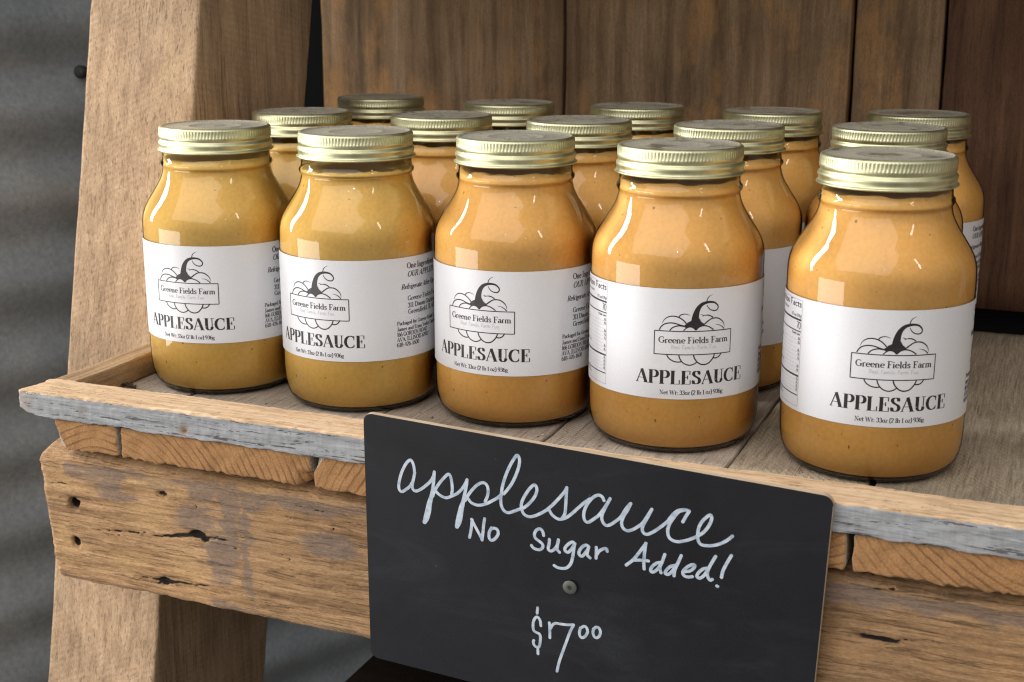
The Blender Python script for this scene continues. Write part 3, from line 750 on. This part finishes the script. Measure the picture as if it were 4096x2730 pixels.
# ------------------------------------------------------------------ label artwork in (arc mm, height mm), 0 = middle of the emblem
RL = 48.78
DEG = math.radians(1) * RL
J5 = (213.7, 115.9); C5 = -71.4                      # the jar the emblem is measured on
def art(px, py):
    t, z = oncyl(3090 + px / 2.9037, 1200 + py / 2.9037, *J5, RL); return ((t - C5) * DEG, z)
logo = Ribbon()
def ln(pts, w=(.22,), n=4): logo.stroke(catmull([art(*p) for p in pts], n), [q * 1.4 + .03 for q in w] if len(w) > 1 else w[0] * 1.4)
bw = 25.2 * DEG; zt, zb_ = 70.9, 58.0
logo.stroke([(t, zt) for t in np.linspace(-bw, bw, 30)], .25); logo.stroke([(t, zb_) for t in np.linspace(-bw, bw, 30)], .25)
logo.stroke([(-bw, zb_), (-bw, zt)], .25); logo.stroke([(bw, zb_), (bw, zt)], .25)
TP = (.05, .18, .2, .2)
ln([(1017, 528), (1040, 490), (1075, 462), (1120, 447), (1170, 447), (1220, 460), (1265, 485), (1300, 515), (1325, 545)], TP)
ln([(978, 606), (1000, 570), (1035, 543), (1080, 530), (1130, 528), (1185, 538), (1240, 558), (1300, 575)], (.2, .2))
ln([(1232, 460), (1255, 437), (1295, 426), (1335, 430), (1375, 445)], (.2, .15, .04))
ln([(1108, 622), (1140, 592), (1180, 575), (1230, 568), (1290, 578)], (.2, .2))
ln([(1285, 632), (1320, 603), (1365, 588), (1410, 600), (1440, 630)], (.18, .18))
ln([(1445, 630), (1480, 598), (1530, 580), (1580, 582), (1630, 602), (1670, 632)], (.2, .2))
ln([(1560, 555), (1600, 525), (1650, 495), (1700, 487), (1745, 495), (1785, 525), (1805, 560), (1810, 600)], (.25, .2, .2, .04))
ln([(1510, 440), (1530, 444), (1550, 452)], (.04, .12)); ln([(1533, 462), (1570, 450), (1610, 450), (1645, 462), (1670, 480)], (.06, .2, .18))
ln([(1705, 570), (1745, 575), (1780, 595), (1805, 622)], (.04, .12, .2))
ln([(1058, 910), (1075, 950), (1105, 980), (1150, 1005), (1200, 1015), (1240, 1012)], (.2, .2)); ln([(1212, 928), (1225, 975), (1260, 1025), (1310, 1053), (1360, 1060), (1410, 1045), (1440, 1025)], (.2, .2))
ln([(1400, 932), (1410, 975), (1440, 1020), (1480, 1050), (1530, 1060), (1585, 1045), (1630, 1005), (1660, 960), (1672, 925)], (.22, .22)); ln([(1650, 980), (1690, 982), (1730, 960), (1760, 918)], (.22, .2))
ln([(1440, 560), (1440, 500), (1455, 430), (1485, 365), (1530, 318), (1580, 296), (1640, 287), (1700, 297), (1737, 335), (1735, 370), (1710, 392), (1675, 394), (1640, 382), (1612, 355), (1597, 322)], (1.75, 1.4, 1.05, .75, .55, .42, .3, .22, .2, .2, .17, .14, .08), 5)
ln([(1598, 276), (1610, 245), (1635, 215), (1675, 195)], (.17, .12, .03))
logo.poly([art(*p) for p in [(1285, 576), (1325, 547), (1345, 530), (1390, 512), (1412, 480), (1490, 480), (1510, 522), (1540, 548), (1565, 556), (1545, 580), (1500, 588), (1462, 602), (1442, 632), (1430, 612), (1400, 592), (1365, 585), (1325, 596), (1305, 592)]])
words = Ribbon()
text(words, 'APPLESAUCE', -36.6 * DEG, 41.6, 7.35, 36.3 * DEG, a=.122, b=.02, track=.035)
small = Ribbon()
text(small, 'Greene Fields Farm', -22.6 * DEG, 64.4, 3.35, 23.0 * DEG, a=.1, b=.042)
text(small, 'Net Wt: 33oz (2 lb 1 oz) 936g', -21.0 * DEG, 35.7, 2.35, 20.7 * DEG, a=.1, b=.045)
grey = Ribbon(); text(grey, 'Real. Family. Farm. Fun.', -14.8 * DEG, 61.1, 2.1, 15.2 * DEG, a=.05, b=.05, serif=False, slant=.12)
for s, t0, t1, z, cap, sl in (('One Ingredient:', 68.3, 100, 87.2, 3.3, 0), ('OUR APPLES!', 68.5, 98.5, 82.1, 3.2, .22), ('Refrigerate After Opening', 63.1, 108, 74.9, 2.9, .22),
        ('Greene Fields Farm', 68.4, 105, 67.7, 2.8, 0), ('311 Daum-Station Rd', 68.3, 107, 63.4, 2.8, 0), ('Greenfield, IL 62044', 68.6, 106, 59.5, 2.8, 0),
        ('Packaged for Greene Fields Farm by', 59.2, 108, 53.3, 2.3, 0), ('James and Erma Yoder Family', 59.1, 101, 49.8, 2.3, 0), ('166 GORDON ROAD', 59.0, 88.1, 46.5, 2.4, 0),
        ('AVA, ILLINOIS 62907', 58.9, 89.8, 43.3, 2.4, 0), ('618-426-1600', 58.8, 78.5, 40.1, 2.4, 0)):
    text(small, s, t0 * DEG, z, cap, t1 * DEG, a=.105, b=.05, slant=sl)
NR, NL = -62.2 * DEG, -105 * DEG
def hl(z, hw, l=NL, r=NR): small.stroke([(t, z) for t in np.linspace(l, r, 14)], hw)
hl(92.3, .06); hl(35.4, .06); small.stroke([(NR, 35.4), (NR, 92.3)], .06); small.stroke([(NL, 35.4), (NL, 92.3)], .06)
text(small, 'Nutrition Facts', NL + 1, 88.6, 3.1, NR - .6, a=.095, b=.08, serif=False)
sans = dict(a=.06, b=.05, serif=False)
text(small, '8 servings per container', NL + 1, 85.6, 1.5, NL + 22, **sans); text(small, '1/2 cup (139g)', 0, 83.2, 1.6, right=NR - .5, **sans); text(small, 'Serving size', NL + 1, 83.2, 1.6, **sans)
hl(81.8, .5, NL + .8, NR - .4); text(small, 'Amount per serving', NL + 1, 79.3, 1.3, **sans); text(small, 'Calories', NL + 1, 76.9, 2.3, a=.09, b=.08, serif=False); text(small, '70', 0, 77.0, 3.7, right=NR - .6, a=.06, b=.05, serif=False)
hl(75.7, .3, NL + .8, NR - .4); text(small, '% Daily Value*', 0, 73.6, 1.2, right=NR - .6, a=.09, b=.07, serif=False)
for i, (nm, v) in enumerate((('Total Fat 0g', '0%'), ('Saturated Fat 0g', '0%'), ('Trans Fat 0g', ''), ('Sodium 0mg', '0%'), ('Total Carb 18g', '7%'), ('Dietary Fiber 2g', '7%'), ('Total Sugars 14g', ''), ('Includes 0g Added Sugars', '0%'), ('Protein 0g', '0%'))):
    z = 71.2 - i * 2.12; nm = ''.join(c for c in nm if c in GL)
    text(small, nm, NL + 1 + (1.5 if i in (1, 2, 5, 7) else 0), z, 1.25, **sans)
    if v: text(small, v, 0, z, 1.3, right=NR - .7, a=.08, b=.06, serif=False)
    hl(z - .35, .025, NL + .8, NR - .5)
hl(51.8, .5, NL + .8, NR - .4)
for i in range(4):
    z = 49.6 - i * 2.0; text(small, ('Vit. D 0mcg', 'Calcium 10mg', 'Iron 0mg', 'Potas. 100mg')[i], NL + 1, z, 1.25, **sans); text(small, '0%', 0, z, 1.3, right=NR - .7, **sans); hl(z - .35, .025, NL + .8, NR - .5)
hl(41.4, .3, NL + .8, NR - .4)
for i, s in enumerate(('*The Daily Value is a general guide for', 'nutrition in a daily diet of 2000 calories', 'a day.')):
    text(small, ''.join(c for c in s if c in GL), NL + 1, 39.8 - i * 1.4, 1.0, **sans)

def wrap_mesh(name, rb, mat, lift):
    V = np.array(rb.V); th = V[:, 0] / RL; r = RL + lift + V[:, 2]
    me = bpy.data.meshes.new(name)
    P = np.stack([r * np.cos(th), r * np.sin(th), V[:, 1]], 1) * S
    me.from_pydata(P.tolist(), [], rb.F); me.materials.append(mat); me.update(); return me
ME = {}
ME['logo'] = wrap_mesh('emblem', logo, M['ink'], .09); ME['words'] = wrap_mesh('product_name', words, M['ink'], .08)
ME['small'] = wrap_mesh('fine_print', small, M['ink_soft'], .07); ME['grey'] = wrap_mesh('motto', grey, M['ink_grey'], .07)
# label paper
ta = np.radians(np.linspace(-112, 116, 115)); zz = np.linspace(33.0, 94.0, 9)
V = [(RL * math.cos(t), RL * math.sin(t), z) for z in zz for t in ta]; n = len(ta)
F = [[i * n + j, i * n + j + 1, (i + 1) * n + j + 1, (i + 1) * n + j] for i in range(8) for j in range(n - 1)]
me = bpy.data.meshes.new('label'); me.from_pydata((np.array(V) * S).tolist(), [], F); me.materials.append(M['paper']); me.polygons.foreach_set('use_smooth', [True] * len(F)); me.update(); ME['label'] = me

# ------------------------------------------------------------------ jar parts
body = [(0, .5), (36, .5), (39, .15), (41, .5), (43.6, 2.2), (45.8, 5.0), (47.3, 9), (48.2, 14), (48.5, 20), (48.5, 50), (48.5, 80), (48.5, 104), (48.35, 107.5), (47.7, 111.2), (46.3, 115.2), (44.2, 119), (41.6, 123), (39.0, 127), (36.9, 130.5), (35.3, 133.6), (34.3, 136.4), (33.8, 139), (33.7, 140.6), (34.5, 141.5), (35.0, 142.8), (34.7, 144.2), (33.8, 145), (33.5, 147), (33.4, 151), (32.0, 163)]
V, F = lathe(body, 112)
def meshof(name, V, F, mats, smooth=True, mi=None):
    me = bpy.data.meshes.new(name); me.from_pydata((np.asarray(V) * S).tolist(), [], F)
    for m in (mats if isinstance(mats, list) else [mats]): me.materials.append(m)
    if mi is not None: me.polygons.foreach_set('material_index', mi)
    me.polygons.foreach_set('use_smooth', [smooth] * len(F)); me.update(); return me
ME['glass'] = meshof('glass_body', V, F, M['glass'])
V, F = lathe([(0, .8), (38.6, .8), (40.4, 1.2), (42.0, 2.2), (42.2, 2.7), (41.5, 3.0), (0, 3.0)], 80)
ME['heel'] = meshof('glass_heel', V, F, M['heel'])
def sauce(name, ztop, mat, seed, amp):
    pr = [(0, 3.2), (30, 3.2), (41.2, 3.4), (43.2, 4.3), (45.2, 6.4), (46.7, 10.4), (47.5, 15.5), (47.8, 21)] + [(47.8, z) for z in (40, 60, 80, 100)]
    pr += [(r - .8, z) for r, z in body if 104 <= z <= 141 and z < ztop - 5]
    rr = float(np.interp(ztop, [b[1] for b in body[11:]], [b[0] for b in body[11:]])) - .9
    pr += [(rr + (.6 if ztop < 141 else 0), ztop - 3.5), (rr, ztop), (rr - 1.5, ztop + .3), (20, ztop - .8), (0, ztop - 1)]
    npf = len(pr)
    V, F = lathe(pr, 96, None, lambda pi, a, r, z: z + (amp * float(fbm(3 * math.cos(a) + seed, 3 * math.sin(a), .3 * pi, seed)) if pi in (npf - 4, npf - 3) else 0) )
    return meshof(name, V, F, mat)
ME['sauce_y_low'] = sauce('applesauce', 144.2, M['sauce_y'], 3, 1.6); ME['sauce_y'] = sauce('applesauce', 146.0, M['sauce_y'], 5, .8)
ME['sauce_o'] = sauce('applesauce', 147.0, M['sauce_o'], 7, 1.0); ME['sauce_o_low'] = sauce('applesauce', 146.0, M['sauce_o'], 9, 1.2)
# screw lid: flange, thread bead, groove, knurled band, rolled top rim
lp = [(33.4, 150.6), (35.6, 150.5), (36.1, 150.9), (36.1, 151.5), (35.3, 151.8), (34.9, 152.4), (34.9, 153.6), (35.3, 154.6), (35.45, 155.6), (35.1, 156.5), (34.3, 157.2), (34.1, 157.9), (34.45, 158.5), (34.75, 159.0), (34.75, 160.4), (34.75, 160.6), (34.75, 164.0), (34.7, 164.4), (34.3, 165.3), (33.6, 165.8), (32.8, 165.9)]
def knurl(pi, a, r, z):
    return r - (.42 * max(0, math.cos(a * 110)) if pi in (15, 16) else 0.0) + .02 * math.sin(a * 3)
V, F = lathe(lp, 440, knurl)
ME['lid'] = meshof('lid', V, F, M['lid'])
tp = [(32.81, 165.9), (32.2, 165.6), (31.6, 165.15), (31, 165.05), (17.2, 165.05), (16.7, 165.3), (16.2, 165.3), (15.7, 165.05), (6, 165.1), (0, 165.15)]
V, F = lathe(tp, 128)
ME['lidtop'] = meshof('lid_top', V, F, M['lidtop'])
V, F = lathe([(33.2, 150.8), (33.2, 164), (0, 164)], 64)

jars = [
 ('A1', -200.9, 117.7, -84.3, 'sauce_y', 'yellow applesauce jar in the row along the front rail, first from the leaning post'),
 ('A2', -100.4, 118.4, -94.3, 'sauce_y_low', 'yellow applesauce jar in the row along the front rail, second from the leaning post'),
 ('A3', 0.5, 127.4, -93.5, 'sauce_o_low', 'orange applesauce jar in the row along the front rail, third from the leaning post'),
 ('A4', 101.5, 120.7, -62.2, 'sauce_o', 'orange applesauce jar in the row along the front rail, fourth from the leaning post'),
 ('A5', 213.7, 115.9, -71.4, 'sauce_o', 'orange applesauce jar in the row along the front rail, fifth from the leaning post'),
 ('B1', -203.6, 227.9, -90, 'sauce_y', 'gold lidded applesauce jar in the middle row, touching distance from the leaning post'),
 ('B2', -100.0, 238.7, -75, 'sauce_o', 'gold lidded applesauce jar in the middle row, second from the leaning post'),
 ('B3', 0.0, 238.9, -80, 'sauce_o', 'gold lidded applesauce jar in the middle row, third from the leaning post'),
 ('B4', 99.4, 242.2, -80, 'sauce_o_low', 'gold lidded applesauce jar in the middle row, fourth from the leaning post'),
 ('B5', 195.0, 266.5, -70, 'sauce_o', 'gold lidded applesauce jar in the middle row, fifth from the leaning post'),
 ('C1', -218.1, 374.3, -85, 'sauce_o', 'gold lidded applesauce jar in the row against the board wall, half behind the leaning post'),
 ('C2', -99.0, 357.2, -100, 'sauce_o', 'gold lidded applesauce jar in the row against the board wall, second from the leaning post'),
 ('C3', 1.1, 364.3, -80, 'sauce_o', 'gold lidded applesauce jar in the row against the board wall, third from the leaning post'),
 ('C4', 103.0, 357.2, -60, 'sauce_o', 'gold lidded applesauce jar in the row against the board wall, fourth from the leaning post'),
 ('C5', 200.7, 375.2, -95, 'sauce_o', 'gold lidded applesauce jar in the row against the board wall, fifth from the leaning post'),
]
for k, (code, x, y, rot, sm, label) in enumerate(jars):
    j = tag(empty('applesauce_jar', (x, y, .1)), label, 'jar', 'applesauce jars on the shelf')
    j.rotation_euler.z = math.radians(rot)
    g = link('glass_body', ME['glass'], j); link('glass_heel', ME['heel'], g)
    link('applesauce', ME[sm], j)
    l = link('lid', ME['lid'], j); l.rotation_euler.z = random.uniform(0, 6); link('lid_top', ME['lidtop'], l)
    b = link('label', ME['label'], j); b.location.z = {'A1': 2.5, 'A2': .9, 'A4': .4, 'A5': -.2, 'C5': 2.0}.get(code, random.uniform(-1, 1)) * S
    link('emblem', ME['logo'], b); link('product_name', ME['words'], b); link('fine_print', ME['small'], b); link('motto', ME['grey'], b)

# ------------------------------------------------------------------ chalkboard sign
LEAN, ROT = math.radians(-4.5), math.radians(-2.75)
ez0 = np.array([0, math.sin(LEAN), math.cos(LEAN)]); ex0 = np.array([1.0, 0, 0]); nn = np.cross(ex0, ez0)      # nn points towards the viewer (-Y)
c0 = np.array([86.0, -3.6 + 16 * math.tan(-LEAN), 0.0]) + 0
c0 = np.array([86.0, -4.2 + (16.5 + 46) * math.tan(-LEAN), -46.0])
ex = ex0 * math.cos(ROT) + ez0 * math.sin(ROT); ez = -ex0 * math.sin(ROT) + ez0 * math.cos(ROT)
def sp(u, v):
    p = onPlane(u, v, c0, nn) - c0; return np.array([p @ ex, p @ ez])
tl, tr, bl = sp(1456, 1664), sp(3336, 1978), sp(1476, 2632)
x0 = (sp(1455, 1720)[0] + sp(1474, 2560)[0]) / 2; x1 = (sp(3332, 2050)[0] + sp(3262, 2700)[0]) / 2
zt_ = (sp(1490, 1668)[1] + sp(3290, 1970)[1]) / 2; zb2 = min(sp(1509, 2640)[1], sp(1560, 2650)[1])
print('sign mm', x0, x1, zt_, zb2, 'tl', tl, 'tr', tr)
rad = 5.0; out = []
for cx, cz, a0 in ((x1 - rad, zt_ - rad, 0), (x0 + rad, zt_ - rad, 90), (x0 + rad * 1.2, zb2 + rad * 1.2, 180), (x1 - rad, zb2 + rad, 270)):
    for a in np.radians(np.linspace(a0, a0 + 90, 7)): out.append((cx + rad * math.cos(a), cz + rad * math.sin(a)))
TH = 3.4
sign = tag(empty('chalkboard_sign', c0), 'small black chalkboard sign with handwritten applesauce price screwed to the shelf front', 'sign')
R3 = Matrix((ex, nn * -1, ez)).transposed()          # local x right, y into the wall, z up
sign.rotation_euler = R3.to_euler()
n = len(out)
V = [(a, 0, b) for a, b in out] + [(a, TH, b) for a, b in out]
F = [list(range(n))[::-1], list(range(n, 2 * n))] + [[i, (i + 1) % n, n + (i + 1) % n, n + i] for i in range(n)]
bp = make('panel', V, F, [M['board'], M['ply']], sign, False, [0, 1] + [1] * n)
bv = bp.modifiers.new('edge', 'BEVEL'); bv.width = .0002; bv.segments = 1
c1 = lambda p: (1560 + p[0] / 3.3614, 1780 + p[1] / 3.3614)
c2 = lambda p: (2240 + p[0] / 3.2667, 1920 + p[1] / 3.2667)
c3 = lambda p: (1840 + p[0] / 3.795, 2040 + p[1] / 3.795)
c4 = lambda p: (2080 + p[0] / 4.9, 2400 + p[1] / 4.9)
def hand(name, groups, hw):
    rb = Ribbon()
    for f, strokes in groups:
        for s in strokes:
            pts, wv = (s, [hw]) if not isinstance(s, tuple) else s
            q = [sp(*f(p)) for p in pts]
            q = catmull(q, 5) if len(q) > 2 else q
            rb.stroke(q, list(wv) if len(wv) > 1 else wv[0], True, .00008)
    V = np.array(rb.V); V = np.stack([V[:, 0], -.02 - V[:, 2], V[:, 1]], 1)
    make(name, V, rb.F, M['chalk'], sign, False)
H = .84
stem = (.85, .88, .92, 1.1, 1.45, 1.7, 1.7, 1.2)
hand('handwriting', [(c1, [
  [(330, 370), (318, 280), (290, 215), (258, 210), (205, 270), (150, 390), (120, 520), (125, 600), (160, 630), (215, 600), (270, 555), (310, 480), (330, 385)],
  [(332, 375), (318, 450), (300, 540), (310, 600), (350, 622), (410, 600), (480, 550), (545, 490), (580, 430), (597, 365)],
  ([(597, 365), (590, 450), (580, 560), (560, 680), (530, 790), (515, 880), (490, 980), (465, 1040)], stem),
  [(575, 690), (610, 600), (670, 510), (730, 440), (785, 395), (815, 430), (832, 520), (838, 600), (828, 670)],
  [(605, 610), (650, 660), (710, 700), (765, 712), (840, 685), (910, 650), (970, 590), (1015, 520), (1037, 470)],
  ([(1037, 470), (1025, 560), (1005, 660), (985, 760), (960, 850), (940, 950), (920, 1040), (900, 1100)], stem),
  [(1010, 750), (1050, 680), (1110, 600), (1180, 535), (1250, 508), (1300, 540), (1320, 610), (1310, 690), (1280, 760)],
  [(1045, 715), (1090, 775), (1150, 805), (1210, 812), (1300, 790), (1380, 750), (1450, 710), (1510, 660)],
  [(1530, 660), (1590, 590), (1650, 500), (1700, 390), (1735, 280), (1740, 190), (1710, 140), (1660, 200), (1600, 310), (1550, 430), (1515, 550), (1495, 670), (1490, 770), (1510, 850), (1550, 900), (1600, 912), (1660, 895), (1740, 865)],
  [(1740, 865), (1810, 840), (1890, 770), (1950, 690), (1975, 610), (1960, 550), (1925, 545), (1870, 600), (1810, 690), (1770, 780), (1770, 860), (1800, 930), (1860, 965), (1930, 960), (2020, 925), (2110, 875)],
  [(2110, 875), (2200, 795), (2290, 700), (2353, 625), (2377, 575)]]),
 (c2, [
  [(88, 110), (82, 210), (75, 330), (65, 440), (30, 500)],
  [(-137, 400), (-103, 456), (-40, 505), (10, 515), (80, 495), (150, 445), (230, 375), (310, 305), (390, 250)],
  [(575, 270), (550, 220), (500, 200), (440, 225), (380, 285), (330, 370), (310, 460), (325, 530), (370, 555), (430, 520), (510, 460), (580, 370), (630, 290), (655, 245)],
  [(655, 245), (610, 330), (565, 420), (545, 490), (565, 560), (610, 597), (670, 580), (750, 525), (800, 480), (850, 400), (895, 340), (925, 310)],
  [(925, 310), (880, 400), (830, 480), (805, 560), (825, 630), (880, 665), (950, 650), (1030, 605), (1085, 560), (1140, 480), (1200, 385)],
  [(1200, 385), (1150, 480), (1100, 570), (1075, 640), (1095, 695), (1140, 712), (1220, 680), (1310, 620), (1400, 550), (1440, 500), (1490, 440), (1550, 400), (1620, 390), (1685, 405)],
  [(1690, 410), (1650, 470), (1605, 550)],
  [(1620, 395), (1550, 420), (1490, 490), (1430, 580), (1408, 670), (1425, 750), (1480, 795), (1550, 808), (1640, 795), (1720, 770), (1790, 740)],
  [(1790, 740), (1870, 690), (1940, 610), (1980, 520), (1975, 465), (1940, 470), (1870, 530), (1820, 610), (1800, 710), (1805, 790), (1845, 845), (1920, 860), (2020, 855), (2120, 825), (2200, 780), (2255, 735)]])], H)
hand('handwriting', [(c3, [
  [(145, 420), (170, 290), (185, 150)], [(175, 145), (240, 270), (310, 400), (335, 460)], [(335, 460), (350, 330), (360, 220), (375, 135)],
  [(480, 275), (445, 340), (440, 410), (460, 455), (500, 460), (550, 420), (580, 360), (565, 300), (520, 280), (480, 285)],
  [(1270, 390), (1255, 330), (1215, 290), (1160, 310), (1130, 370), (1145, 430), (1200, 475), (1250, 520), (1255, 570), (1215, 605), (1160, 600), (1110, 575), (1085, 540)],
  [(1358, 450), (1350, 530), (1340, 590), (1370, 625), (1420, 610), (1470, 550), (1495, 455)], [(1495, 455), (1480, 540), (1475, 600), (1510, 645)],
  [(1745, 515), (1710, 490), (1660, 510), (1600, 570), (1595, 620), (1640, 645), (1690, 600), (1735, 530)], [(1740, 510), (1725, 610), (1710, 720), (1680, 820), (1620, 880), (1550, 890), (1480, 875), (1430, 845)],
  [(1955, 560), (1915, 535), (1860, 560), (1810, 630), (1810, 680), (1850, 705), (1890, 670), (1935, 610), (1955, 565)], [(1955, 560), (1935, 640), (1935, 690), (1975, 730)],
  [(2070, 570), (2070, 650), (2065, 735)], [(2070, 690), (2110, 630), (2170, 595), (2220, 590), (2235, 630)]]),
 (c2, [
  [(1125, 830), (1050, 930), (960, 1040), (865, 1115)], [(1120, 830), (1105, 950), (1095, 1080), (1100, 1165)], [(960, 1050), (1060, 1050), (1155, 1060)],
  [(1310, 1080), (1260, 1090), (1200, 1140), (1185, 1190), (1220, 1205), (1280, 1160), (1330, 1080)], [(1370, 975), (1340, 1060), (1305, 1150), (1320, 1215)],
  [(1500, 1120), (1450, 1130), (1395, 1175), (1375, 1220), (1415, 1235), (1470, 1190), (1520, 1110)], [(1585, 990), (1540, 1090), (1500, 1180), (1490, 1255)],
  [(1625, 1200), (1700, 1190), (1750, 1150), (1760, 1115), (1720, 1110), (1650, 1150), (1605, 1205), (1625, 1255), (1680, 1270), (1730, 1265)],
  [(1920, 1155), (1870, 1165), (1810, 1215), (1790, 1265), (1830, 1285), (1890, 1240), (1940, 1160)], [(2035, 1000), (1980, 1090), (1930, 1190), (1930, 1260), (1960, 1310), (1990, 1300)],
  [(2240, 990), (2180, 1090), (2130, 1190), (2110, 1275)], [(2050, 1388), (2060, 1392)]])], .84)
hand('handwriting', [(c4, [
  [(345, 155), (335, 265)], [(410, 510), (395, 410), (355, 345), (310, 345), (265, 420), (255, 520), (270, 600), (320, 640), (375, 665), (400, 720), (395, 830), (380, 905), (335, 930), (280, 890), (260, 830), (270, 795)],
  [(350, 930), (352, 1060)], [(575, 450), (585, 600), (585, 745)], [(600, 560), (640, 490), (700, 460), (800, 475), (920, 490), (1050, 490)], [(1050, 495), (990, 610), (920, 790), (840, 1010), (770, 1210), (725, 1400)],
  [(1185, 550), (1165, 640), (1180, 715), (1225, 745), (1290, 700), (1325, 620), (1300, 540), (1250, 520), (1205, 545)], [(1440, 570), (1430, 650), (1460, 725), (1510, 745), (1560, 700), (1575, 620), (1545, 550), (1490, 535), (1445, 575)]])], .78)
# torx screw through the middle of the board
sx, sz = sp(2282, 2347)
V, F = lathe([(0, 1.5), (1.3, 1.5), (3.45, 1.5), (3.8, 1.3), (3.85, .9), (2.6, -.5), (1.6, -2.5)], 40)
V = np.stack([sx + V[:, 0], -V[:, 2], sz + V[:, 1]], 1)
scw = make('screw', V, F, M['steel'], sign)
st = []
for k in range(24):
    a = 2 * math.pi * k / 24; r = 1.25 + .42 * math.cos(6 * a); st.append((sx + r * math.cos(a + .3), -1.56, sz + r * math.sin(a + .3)))
make('star_recess', st + [(sx, -1.54, sz)], [[24, (k + 1) % 24, k] for k in range(24)], M['steel_dark'], scw, False)
